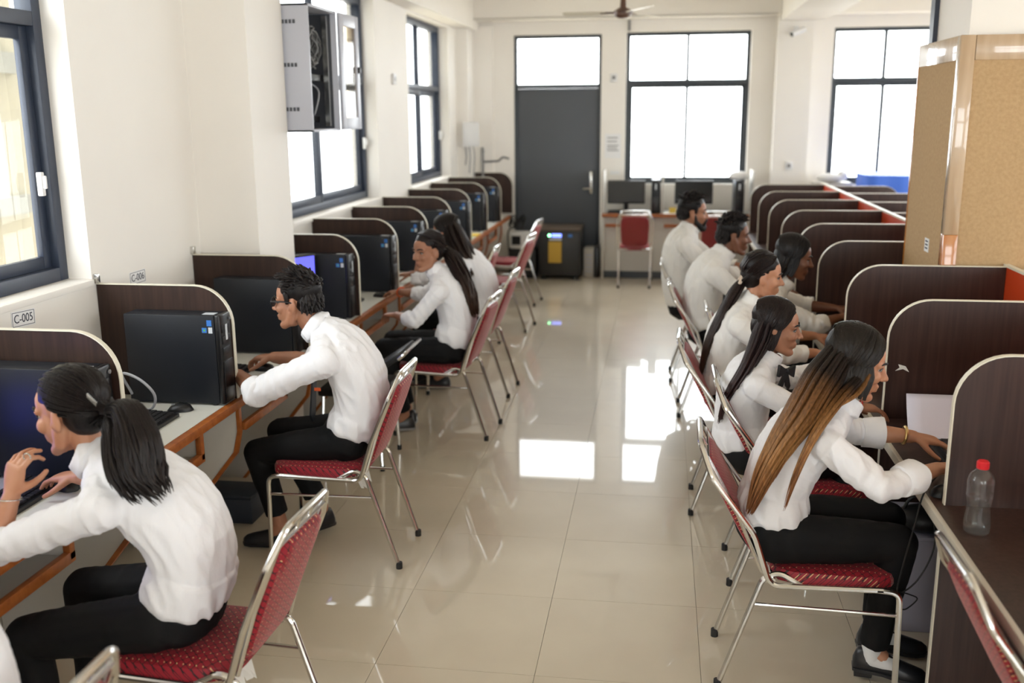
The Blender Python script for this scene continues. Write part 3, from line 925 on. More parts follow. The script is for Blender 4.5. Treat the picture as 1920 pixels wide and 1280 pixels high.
def make_chair(label, loc, rz, rec):
    """faces local +y; rec: how far the top of the back lies behind the seat centre"""
    t = thing('banquet_chair', label, 'chair', loc, rz, CHAIR_GROUP)
    r = .0105
    W = .20
    for s in (-1, 1):
        lg = B().tube(fillet([(s * W, .16, .425), (s * W, .235, .42), (s * (W - .005), .245, 0.012)], .05), r, 10).build('leg', 'chrome', t)
        B().lathe([(.001, 0), (.0135, 0), (.0135, .028), (.0115, .03)], (s * (W - .005), .245, 0), 10).build('rubber_foot', 'rubber', lg)
        lg = B().tube(fillet([(s * (W - .015), -.08, .415), (s * (W - .012), -.165, .462), (s * (W - .014), -.215, .43), (s * (W - .02), -.35, .012)], .05), r, 10).build('leg', 'chrome', t)
        B().lathe([(.001, 0), (.0145, 0), (.0145, .03), (.0115, .032)], (s * (W - .02), -.351, 0), 10).build('rubber_foot', 'rubber', lg)
        B().tube([(s * (W - .003), .242, .335), (s * (W - .015), -.245, .335)], .0065, 8).build('stretcher', 'chrome', t)
    b = B()
    pts = []
    top = .90; ky = -rec; post0 = (-.19, .425)
    for s in (1, -1):
        side = [(s * W, .18, .425), (s * W, post0[0], .415), (s * (W + .004), -.25, .60), (s * (W + .002), -(rec - .04), .80), (s * (W - .055), ky, top)]
        pts += side if s == 1 else side[::-1]
    b.tube(fillet(pts, [0, .05, .15, .06, .05, .05, .06, .15, .05, 0]), r, 10)
    b.build('back_frame', 'chrome', t)
    b = B()
    f = lambda q: (post0[0] * (1 - q) + -rec * q, post0[1] * (1 - q) + top * q)   # point along the back
    yb, zb = f(.90)
    b.tube([(-W + .035, yb, zb), (W - .035, yb, zb)], .008, 8)
    for s in (-1, 1):
        y0, z0 = f(.02)
        b.tube(fillet([(s * (W - .035), yb, zb), (s * (W - .03), (yb + y0) / 2, (zb + z0) / 2 + .01), (s * (W - .02), y0 - .02, z0 + .02)], .1), .008, 8)
        b.tube([(s * .045, yb, zb), (s * .045, ky + .004, top - .006)], .006, 8)
    b.tube([(-W, post0[0] + .01, post0[1] + .01), (W, post0[0] + .01, post0[1] + .01)], .008, 8)
    b.build('inner_frame', 'chrome', t)
    # padded seat
    rings = []
    for q, z in ((.94, .418), (1, .424), (1.0, .445), (.97, .462), (.85, .470), (.5, .475), (.02, .476)):
        ring = []
        for k in range(32):
            a = 2 * PI * k / 32; c, s_ = math.cos(a), math.sin(a)
            e = 5
            rr = (abs(c) ** e + abs(s_) ** e) ** (-1 / e)
            ring.append((.192 * q * rr * c, .025 + .213 * q * rr * s_, z))
        rings.append(ring)
    B().ring_loft(rings).build('seat', 'fabric', t)
    # padded back between the posts
    rings = []
    y0, z0 = f(.10); y1, z1 = f(.87)
    ax = unit((0, y1 - y0, z1 - z0)); nn = np.cross((1, 0, 0), ax)
    mid = npv((0, (y0 + y1) / 2, (z0 + z1) / 2)); hl = np.hypot(y1 - y0, z1 - z0) / 2
    for q, d in ((.95, -.010), (1, -.006), (1, .008), (.95, .018), (.7, .025), (.03, .027)):
        ring = []
        for k in range(32):
            a = 2 * PI * k / 32; c, s_ = math.cos(a), math.sin(a); e = 6
            rr = (abs(c) ** e + abs(s_) ** e) ** (-1 / e)
            wv = .160 + .004 * s_
            ring.append(mid + npv((wv * q * rr * c, 0, 0)) + ax * hl * q * rr * s_ - nn * (-d))
        rings.append(ring)
    B().ring_loft(rings).build('backrest', 'fabric', t)
    return t


def scrap(parent):
    """torn protective film left on the frame"""
    b = B()
    for k in range(5):
        x = -.17 + .03 * k
        b.add([(x, -.16, .43), (x + .035, -.17, .425), (x + .03 + .01 * (k % 2), -.19, .36 - .015 * (k % 3)), (x + .005, -.185, .37)], [[0, 1, 2, 3]])
    o = b.build('film_scrap', 'plastic_scrap', parent, sharp=0); o.modifiers.new('t', 'SOLIDIFY').thickness = .001


rl, rr_ = PI / 2, -PI / 2
chL = make_chair('red chair with chrome frame holding the ponytailed woman in front', (-1.355, 2.575, 0), rl - .05, .375)
scrap(chL)
LC = [((-1.50, 1.62, 0), rl, 'chrome chair top in the bottom corner beside the partly seen person'),
      ((-1.475, 4.20, 0), rl, 'red chair holding the man with glasses'),
      ((-1.375, 6.05, 0), rl - .09, 'red chair holding the woman looking round'),
      ((-1.39, 7.0, 0), rl - .05, 'red chair holding the long-haired woman seen from behind'),
      ((-1.74, 8.33, 0), rl, 'empty red chair pushed in just past the long-haired woman'),
      ((-1.545, 9.2, 0), rl - .12, 'empty red chair with a sunlit pink seat further along the window row'),
      ((-1.63, 10.5, 0), rl - .1, 'empty red chair nearest the black power unit')]
for i, (l, a, lab) in enumerate(LC):
    c = dup(chL, l, a, lab)
    if i in (0, 2, 3, 4, 5, 6):
        for ch in list(c.children):
            if ch.name.startswith('film'): bpy.data.objects.remove(ch)
chR = make_chair('red chair holding the woman with golden hair ends', (.60, 3.42, 0), rr_ - .02, .44)
scrap(chR)
RC = [((1.20, 2.48, 0), rr_ + .02, 'chrome and red chair back cut by the frame corner beside the brown desk'),
      ((.69, 4.23, 0), rr_, 'red chair holding the woman with the black bow tie'),
      ((.55, 4.98, 0), rr_ - .03, 'red chair holding the woman with the long ponytail'),
      ((.72, 5.80, 0), rr_, 'red chair holding the dark-haired person leaning into the booth'),
      ((.51, 6.66, 0), rr_, 'red chair holding the clean-shaven man beside the bearded one'),
      ((.46, 7.56, 0), rr_, 'red chair holding the bearded man'),
      ((-.285, 11.86, 0), 0, 'red chair facing the back desk below the switched-off monitor'),
      ((.62, 11.80, 0), .05, 'red chair at the back desk mostly hidden by the two men')]
for i, (l, a, lab) in enumerate(RC):
    c = dup(chR if i < 6 else chL, l, a, lab)
    for ch in list(c.children):
        if ch.name.startswith('film') and i != 1: bpy.data.objects.remove(ch)

# black chair standing between the man with glasses and the woman looking round
bc = thing('folding_chair', 'black padded chair with chrome legs between two red chairs by the desk', 'chair', (-1.72, 5.42, 0))
for x, y in ((.16, -.17), (.16, .17), (-.16, -.17), (-.16, .17)):
    lg = B().tube([(x, y, .43), (x * 1.12, y * 1.12, .02)], .011, 8).build('leg', 'chrome', bc)
    B().lathe([(.001, 0), (.014, 0), (.014, .03)], (x * 1.12, y * 1.12, 0), 8).build('rubber_foot', 'rubber', lg)
B().box((-.19, -.19, .43), (.18, .19, .475), .015).build('seat', 'bag_black', bc)
B().box((0, -.17, -.018), (.33, .17, .018), .012, M=Matrix.Translation((.03, .0, .50)) @ Matrix.Rotation(-math.radians(34), 4, 'Y')).build('backrest', 'bag_black', bc)
B().tube(fillet([(.29, -.18, .66), (.335, -.18, .70), (.335, .18, .70), (.29, .18, .66)], .03), .010, 8).build('back_frame', 'chrome', bc)
# ------------------------------------------------------------------ people


def voxel(b, size, smooth=4, wrinkle=0., wscale=(22, 22, 9), seed=0., fac=.5):
    """fuse overlapping closed shapes into one continuous surface, then smooth it"""
    me = b.mesh('tmp'); o = bpy.data.objects.new('tmp', me); COL.objects.link(o)
    r = o.modifiers.new('r', 'REMESH'); r.mode = 'VOXEL'; r.voxel_size = size
    if smooth:
        s = o.modifiers.new('s', 'SMOOTH'); s.iterations = smooth; s.factor = fac
    dg = bpy.context.evaluated_depsgraph_get()
    out = bpy.data.meshes.new_from_object(o.evaluated_get(dg))
    bpy.data.objects.remove(o); bpy.data.meshes.remove(me)
    if wrinkle:
        n = len(out.vertices); co = np.empty(n * 3); no = np.empty(n * 3)
        out.vertices.foreach_get('co', co); out.vertices.foreach_get('normal', no)
        co = co.reshape(-1, 3); no = no.reshape(-1, 3)
        d = np.empty(n)
        for i in range(n):
            p = co[i]
            a = mnoise.noise(V((p[0] * wscale[0] + seed + p[2] * 8, p[1] * wscale[1], p[2] * wscale[2])))
            c = mnoise.noise(V((p[0] * 7 + seed * 2, p[1] * 7, p[2] * 7 + 3)))
            d[i] = (1 - abs(a) * 2.2) * .55 + c * .8
        co += no * (d * wrinkle)[:, None]
        out.vertices.foreach_set('co', co.reshape(-1))
    return out


def finish(me, name, m, parent, off):
    me.transform(Matrix.Translation([-q for q in off]))
    me.name = name; me.materials.clear(); me.materials.append(MATS[m])
    return link(name, me, parent, 0) if False else _smooth_link(name, me, parent)


def _smooth_link(name, me, parent):
    me.polygons.foreach_set('use_smooth', [True] * len(me.polygons))
    o = bpy.data.objects.new(name, me); COL.objects.link(o); o.parent = parent
    return o


def hand(b, wr, d, palm, thumb_side, curl=(.5, .5, .5, .5), sc=1., spread=.06, thumb=(.55, .65, .45)):
    """palm and five bent fingers; d: pointing, palm: where the palm faces, thumb_side: lateral direction of the thumb"""
    d = unit(d); palm = unit(npv(palm) - d * np.dot(palm, d)); lat = np.cross(d, palm)
    if np.dot(lat, thumb_side) < 0: lat = -lat
    wr = npv(wr); k = sc
    rings = []
    for q, w_, t_ in ((-.02, .026, .020), (.0, .027, .019), (.03, .034, .017), (.06, .041, .0155), (.085, .041, .0135), (.098, .036, .010)):
        ring = []
        for j in range(16):
            a = 2 * PI * j / 16; c, s_ = math.cos(a), math.sin(a); rr = (abs(c) ** 3 + abs(s_) ** 3) ** (-1 / 3)
            ring.append(wr + d * q * k + lat * w_ * k * rr * c + palm * t_ * k * rr * s_)
        rings.append(ring)
    b.ring_loft(rings)
    tips = []
    for i, (off, ln, r0) in enumerate(((.030, .92, .0088), (.0105, 1.0, .009), (-.0105, .95, .0086), (-.030, .75, .0076))):
        p = wr + d * (.090 - .006 * (i == 3)) * k + lat * off * k
        dirv = unit(d + lat * off / .03 * spread); ang = 0
        pts, rs = [p - dirv * .02 * k, p], [r0 * k * 1.02, r0 * k]
        for seg, sh, c in ((.042, .45, curl[i] * .9), (.027, .88, curl[i] * 1.1), (.022, .8, curl[i] * .7)):
            ang += c; v = dirv * math.cos(ang) + palm * math.sin(ang)
            p = p + v * seg * ln * k; pts.append(p); rs.append(r0 * k * (.94 if sh < .5 else sh))
        b.chain(pts, rs, 9); tips.append(p)
    p = wr + d * .025 * k + lat * .026 * k + palm * .006
    v = unit(d * thumb[0] + lat * thumb[1] + palm * thumb[2]); v2 = unit(v + d * .45 + palm * .15)
    b.chain([p - v * .01, p + v * .042 * k, p + v * .042 * k + v2 * .030 * k, p + v * .042 * k + v2 * .030 * k + unit(v2 + d * .4) * .022 * k], [.015 * k, .0115 * k, .0098 * k, .0082 * k], 9)
    return tips


def head_frame(c, fwd, pitch):
    """columns: left, forward, up of the head"""
    f = unit((fwd[0], fwd[1], 0)); l = npv((-f[1], f[0], 0)); u = npv((0, 0, 1))
    F = f * math.cos(pitch) - u * math.sin(pitch); U = u * math.cos(pitch) + f * math.sin(pitch)
    return np.array([l, F, U]).T


def head(b, c, M, k=1., male=False, flat_ears=False):
    ex = .060 if flat_ears else .074
    P = lambda x, y, z: npv(c) + M @ (npv((x, y, z)) * k)
    R = lambda *r: tuple(q * k for q in r)
    b.ell(P(0, -.012, .035), R(.072, .094, .080), M)
    b.ell(P(0, .028, -.025), R(.059, .059, .088), M)
    b.ell(P(0, .040, .035), R(.058, .046, .052), M)
    jw = .053 if male else .047
    for s in (1, -1):
        b.chain([P(s * jw, .006, -.040), P(s * (jw - .006), .020, -.080), P(s * .012, .062, -.104)], R(.024, .020, .018), 10)
        b.ell(P(s * .034, .060, -.026), R(.026, .024, .024), M)
        b.ell(P(s * .011, .093, -.034), R(.008, .011, .007), M, 10, 8)
        b.chain([P(s * .012, .080, .016), P(s * .042, .068, .016)], R(.011, .011), 8)
        E_ = M @ np.array([[math.cos(.35 * s), -math.sin(.35 * s), 0], [math.sin(.35 * s), math.cos(.35 * s), 0], [0, 0, 1]])
        b.ell(P(s * ex, -.006, -.012), R(.009, .019, .031), E_, 12, 8)
        b.ell(P(s * (ex - .004), .006, -.020), R(.010, .010, .014), M, 10, 8)
    b.chain([P(0, .080, .014), P(0, .098, -.018), P(0, .106, -.030)], R(.0075, .0095, .011), 10)
    b.ell(P(0, .082, -.061), R(.021, .0125, .0085), M, 12, 8)
    b.ell(P(0, .080, -.074), R(.018, .0125, .0090), M, 12, 8)
    b.ell(P(0, .060, -.060), R(.038, .026, .030), M)
    b.ell(P(0, .066, -.104), R(.022, .020, .017), M)


def face_bits(root, off, c, M, k, brow='hair_dark', closed=False):
    P = lambda x, y, z: npv(c) + M @ (npv((x, y, z)) * k)
    for s in (1, -1):
        e = B(); e.ell(P(s * .031, .0690, .001), (.0125 * k, .0105 * k, .0070 * k), M, 12, 8)
        eo = e.build('eye', 'eye_white', root, off=off)
        i_ = B(); i_.ell(P(s * .0315, .0768, .000), (.0055 * k, .0036 * k, .0058 * k), M, 10, 6); i_.build('iris', 'iris', eo, off=off)
        l = B(); l.tube([P(s * .017, .0770, .001), P(s * .024, .0812, .0065), P(s * .034, .0800, .0072), P(s * .046, .0700, .002)], .0026 * k, 6); l.build('lashes', 'iris', eo, off=off)
        br = B(); br.tube([P(s * .013, .0905, .020), P(s * .028, .0895, .026), P(s * .042, .0800, .026), P(s * .051, .0700, .020)], [.003 * k, .0042 * k, .0036 * k, .0015 * k], 7)
        br.build('eyebrow', brow, root, off=off)
    m_ = B(); m_.ell(P(0, .0845, -.0615), (.018 * k, .0082 * k, .0045 * k), M, 12, 6).ell(P(0, .0825, -.0725), (.016 * k, .0085 * k, .0055 * k), M, 12, 6)
    m_.build('lips', 'lip', root, off=off)


def oval(p, t, lat, w_, d_, n=20, sq=2.4):
    t = unit(t); lat = unit(npv(lat) - t * np.dot(lat, t)); nn = np.cross(t, lat); out = []
    for j in range(n):
        a = 2 * PI * j / n; c, s_ = math.cos(a), math.sin(a); rr = (abs(c) ** sq + abs(s_) ** sq) ** (-1 / sq)
        out.append(npv(p) + lat * w_ * rr * c + nn * d_ * rr * s_)
    return out


def torso(b, sp, lat, wd, n=20):
    P = spline(sp, 13); q = np.linspace(0, 1, len(wd)); Q = np.linspace(0, 1, 13)
    W_ = np.interp(Q, q, [a for a, _ in wd]); D_ = np.interp(Q, q, [c for _, c in wd])
    rings = []
    for i in range(13):
        t = P[min(i + 1, 12)] - P[max(i - 1, 0)]
        rings.append(oval(P[i], t, lat, W_[i], D_[i], n))
    b.ring_loft(rings)


SOLE = [(-.125, .022, .035), (-.11, .032, .075), (-.07, .036, .082), (-.02, .036, .072), (.04, .040, .055), (.09, .044, .042), (.125, .034, .030), (.142, .012, .016)]


def shoe(root, off, heel_c, toe_dir, sole=None, block=False, k=.95):
    """heel_c: point on the ground under the ankle"""
    f = unit((toe_dir[0], toe_dir[1], 0)); l = npv((-f[1], f[0], 0)); c = npv(heel_c) + f * .055
    z0 = c[2] + .012
    tilt = .02 if block else 0
    rings = []
    for y, w_, h in SOLE:
        zz = z0 + tilt * max(0, min(1, (.06 - y) / .1)); ring = []
        for j in range(14):
            a = 2 * PI * j / 14; ca, sa = math.cos(a), math.sin(a)
            ring.append(c + f * y * k + l * w_ * k * ca + npv((0, 0, zz - c[2] + (h * sa if sa > 0 else .012 * sa))))
        rings.append(ring)
    o = B().ring_loft(rings).build('shoe', 'shoe_black', root, sharp=60, off=off)
    b = B(); rings = []
    for y, w_, h in SOLE:
        zz = z0 + tilt * max(0, min(1, (.06 - y) / .1))
        rings.append([c + f * y * k * 1.01 + l * (w_ + .003) * k * ca + npv((0, 0, zz - c[2] + dz)) for ca, dz in ((-1, -.012), (-.6, -.0125), (.6, -.0125), (1, -.012), (1, .0), (-1, .0))])
    b.ring_loft(rings)
    if block:
        q = c - f * .088 * k
        for i in range(1):
            vs = [q + f * a + l * e + npv((0, 0, z_ - c[2])) for a, e, z_ in ((-.03, -.028, c[2]), (.03, -.028, c[2]), (.03, .028, c[2]), (-.03, .028, c[2]), (-.032, -.03, z0 + tilt), (.035, -.03, z0 + tilt), (.035, .03, z0 + tilt), (-.032, .03, z0 + tilt))]
            b.add(vs, [[0, 1, 2, 3], [4, 5, 6, 7], [0, 1, 5, 4], [1, 2, 6, 5], [2, 3, 7, 6], [3, 0, 4, 7]])
    b.build('sole', sole or 'shoe_black', o, sharp=40, off=off)


MALE = [(.160, .115), (.150, .108), (.162, .112), (.178, .113), (.170, .098), (.112, .076), (.060, .058)]
FEM = [(.155, .112), (.130, .096), (.140, .102), (.152, .104), (.145, .088), (.096, .068), (.050, .050)]


def person(label, s, Y, d):
    """s: facing +x (1) or -x (-1).  All joints are places in the room."""
    sp = [npv((x, Y + (d.get('lean', 0)) * i, z)) for i, (x, z) in enumerate(d['spine'])]
    loc = npv((sp[0][0], Y, 0)); off = tuple(loc)
    root = thing('person', label, 'person', off, 0)
    lat = npv((0, 1, 0)); male = d.get('male', False); skin = d.get('skin', 'skin_mid'); vx = d.get('vox', .0045)
    hc = npv(d['head']); M = head_frame(hc, d.get('face', (s, 0)), d.get('pitch', .1)); k = d.get('hk', 1.0)
    wd = MALE if male else FEM; g = d.get('girth', 1.0)
    wd = [(a * g, c * g) for a, c in wd]
    arms = d['arms']     # list of (shoulder, elbow, wrist, hand dir, palm dir, thumb side, curl, sleeve end 0..1)
    legs = d['legs']     # list of (hip, knee, ankle, toe dir)
    # skin: one continuous surface
    b = B(); head(b, hc, M, k, male, bool(d.get('cover')))
    nb = sp[-1]; nr = .054 if male else .045
    b.chain([hc + M @ npv((0, -.022, -.045)), (hc + M @ npv((0, -.02, -.085)) + nb) / 2, nb, sp[-2]], [nr, nr * .95, nr * 1.1, nr * 1.25], 14)
    torso(b, sp, lat, [(a * .82, c * .78) for a, c in wd])
    ar = 1.1 if male else .92
    tips = []
    for sh, el, wr, hd_, pl, ts, cu, se in arms:
        sh, el, wr = npv(sh), npv(el), npv(wr)
        b.chain([sp[-2], sh, el], [.05, .046 * ar, .038 * ar], 12)
        m1 = el + (wr - el) * .35
        b.chain([el, m1, wr], [.038 * ar, .039 * ar, .026 * ar], 12)
        tips.append(hand(b, wr, hd_, pl, ts, cu, d.get('hand', .95 if not male else 1.03)))
    for hp, kn, an, td in legs:
        hp, kn, an = npv(hp), npv(kn), npv(an)
        b.chain([sp[0], hp, kn, (kn * .6 + an * .4), an, npv((an[0], an[1], an[2] - .03)) + unit((*td, 0)) * .03], [.07, .062, .045, .043, .034, .034], 12)
    finish(voxel(b, vx, 3), 'body', skin, root, off)
    face_bits(root, off, hc, M, k)
    # shirt
    b = B(); sp2 = [q.copy() for q in sp]
    torso(b, sp2[0:1] and [sp[0] + (sp[1] - sp[0]) * .25] + sp[1:], lat, [(wd[0][0] * .84, wd[0][1] * .84)] + [(a * 1.03 + .006, c * 1.04 + .006) for a, c in wd[1:]])
    # cloth blousing over the waist
    p0 = sp[0] + (sp[1] - sp[0]) * .42; b.ring_loft([oval(p0 + (sp[1] - sp[0]) * q, sp[1] - sp[0], lat, wd[0][0] * w_, wd[0][1] * w_) for q, w_ in ((-.30, .90), (-.06, .97), (.10, 1.07), (.40, 1.07), (.75, .98))])
    cuffs = []
    for sh, el, wr, hd_, pl, ts, cu, se in arms:
        sh, el, wr = npv(sh), npv(el), npv(wr)
        nk = sp[-1] * .75 + sp[-2] * .25
        b.chain([nk, sh], [.046 * ar, .058 * ar], 14)
        b.chain([sp[-3], sh], [.074, .058 * ar], 14)
        if se <= 0: b.chain([sh, sh + (el - sh) * .8], [.060 * ar, .054 * ar], 14); continue
        b.chain([sh, sh + (el - sh) * .5, el], [.060 * ar, .056 * ar, .051 * ar], 14)
        en = el + (wr - el) * se; u = unit(wr - el)
        b.chain([el, el + (en - el) * .6], [.053 * ar, .048 * ar], 14)
        cw = d.get('cuff', .043) * ar
        b.tube([el + (en - el) * .3, en - u * .045, en - u * .012], [.045 * ar, .044 * ar, .040 * ar], 16)
        # turned-back cuff: an open band around the forearm
        cb_ = B(); e1 = unit(np.cross(u, (0, 0, 1))); e2 = np.cross(u, e1); rolled = se < .4
        prof = [(-.075, .040), (-.072, cw * 1.0), (-.04, cw * 1.06), (-.004, cw * 1.13), (.002, cw * 1.10), (-.004, cw * 1.03), (-.03, .034), (-.05, .03)]
        if rolled: prof = [(-.070, .038), (-.066, cw * 1.06), (-.052, cw * 1.18), (-.040, cw * 1.08), (-.028, cw * 1.20), (-.014, cw * 1.10), (-.006, cw * 1.20), (.006, cw * 1.16), (.008, cw * 1.02), (-.004, .034), (-.04, .03)]
        rg = np.random.default_rng(int(sh[1] * 50) + 7)
        ph_ = rg.uniform(0, 6, 4)
        rings = []
        for q, r_ in prof:
            ring = []
            for j in range(28):
                a = 2 * PI * j / 28
                w_ = 1 + .05 * math.sin(3 * a + ph_[0] + q * 30) + (.05 if rolled else .02) * math.sin(5 * a + ph_[1] - q * 60)
                ring.append(en + u * (q + .004 * math.sin(2 * a + ph_[2])) + (e1 * math.cos(a) + e2 * math.sin(a)) * r_ * w_)
            rings.append(ring)
        cb_.ring_loft(rings); cuffs.append(cb_)
    # collar
    cdir = unit(sp[-1] - sp[-2]); cc = nb + cdir * .012 + M[:, 1] * .004
    for q, r_ in ((0, 1.42), (.016, 1.30), (.030, 1.22)):
        rr = nr * r_; ring = [cc + cdir * q + x_ * rr * .95 for x_ in oval((0, 0, 0), cdir, lat, 1, 1.0, 18, 2)]
        b.tube(ring, .0075, 8, closed=True)
    sm = voxel(b, d.get('cvox', .0065), 5, d.get('wr', .009), seed=Y * 3)
    n = len(sm.vertices); co = np.empty(n * 3); no = np.empty(n * 3)
    sm.vertices.foreach_get('co', co); sm.vertices.foreach_get('normal', no); co = co.reshape(-1, 3); no = no.reshape(-1, 3); dd = np.zeros(n)
    for sh, el, wr, hd_, pl, ts, cu, se in arms:      # armhole seams and elbow folds
        sh, el = npv(sh), npv(el); u = unit(el - sh); q = sh + u * .018; r_ = co - q; a_ = r_ @ u
        dd += .0030 * np.exp(-(a_ / .0045) ** 2) * (np.linalg.norm(r_, axis=1) < .085)
        r2 = co - el; a2 = r2 @ u
        dd += .0035 * np.sin(a2 * 150 + 3 * no[:, 2]) * np.exp(-(np.linalg.norm(r2, axis=1) / .085) ** 2)
        a3 = (co - sh) @ u
        dd += .0013 * np.sin(a3 * 75 + co[:, 2] * 60) * np.exp(-(np.linalg.norm(co - sh - u * .09, axis=1) / .09) ** 2)
    hz = p0[2]; an_ = np.arctan2(co[:, 1] - Y, co[:, 0] - p0[0])     # pleats drawn in at the waist
    near = np.abs(co[:, 1] - Y) < .20
    dd += .0040 * np.sin(an_ * 13 + co[:, 2] * 22 + Y) * np.exp(-np.maximum(0, co[:, 2] - hz) / .09) * near * (co[:, 2] > hz - .08)
    co += no * dd[:, None]; sm.vertices.foreach_set('co', co.reshape(-1))
    finish(sm, 'shirt', d.get('shirt', 'shirt'), root, off)
    for q in cuffs: q.build('cuff', d.get('shirt', 'shirt'), root, sharp=70, off=off)
    # trousers
    b = B()
    t0 = sp[0] + (sp[1] - sp[0]) * .30
    b.ring_loft([oval(q, sp[1] - sp[0], lat, w_, d_) for q, w_, d_ in ((t0 + (sp[1] - sp[0]) * .14, wd[0][0] * 1.04, wd[0][1] * 1.04), (t0, wd[0][0] * 1.07, wd[0][1] * 1.07), (sp[0], .172 * g, .125 * g), (sp[0] + (sp[0] - sp[1]) * .4, .12, .09))])
    for hp, kn, an, td in legs:
        hp, kn, an = npv(hp), npv(kn), npv(an)
        hs = d.get('hem', .052)
        b.chain([sp[0], hp, hp + (kn - hp) * .5, kn, kn + (an - kn) * .45], [.10, .088 * g, .080 * g, .066 * g, .058], 14)
        e = an + (kn - an) * d.get('hemup', .06)
        b.tube([kn + (an - kn) * .35, kn + (an - kn) * .7, e], [.058, hs, hs * 1.02], 14)
    finish(voxel(b, .008, 4, .004, seed=Y * 5), 'trousers', 'trousers', root, off)
    for i, (hp, kn, an, td) in enumerate(legs):
        if d.get('sock'):
            B().chain([npv(an) + npv((0, 0, .05)), npv(an) + npv((0, 0, -.03)), npv(an) + npv((td[0] * .07, td[1] * .07, -.055))], [.037, .038, .034], 12).build('sock', 'sock', root, off=off, sharp=60)
        shoe(root, off, (an[0], an[1], an[2] - .10), td, d.get('sole'), d.get('block', False))
    d['tips'] = tips
    hair(root, off, hc, M, k, d, lat)
    return root, off, M, hc, k


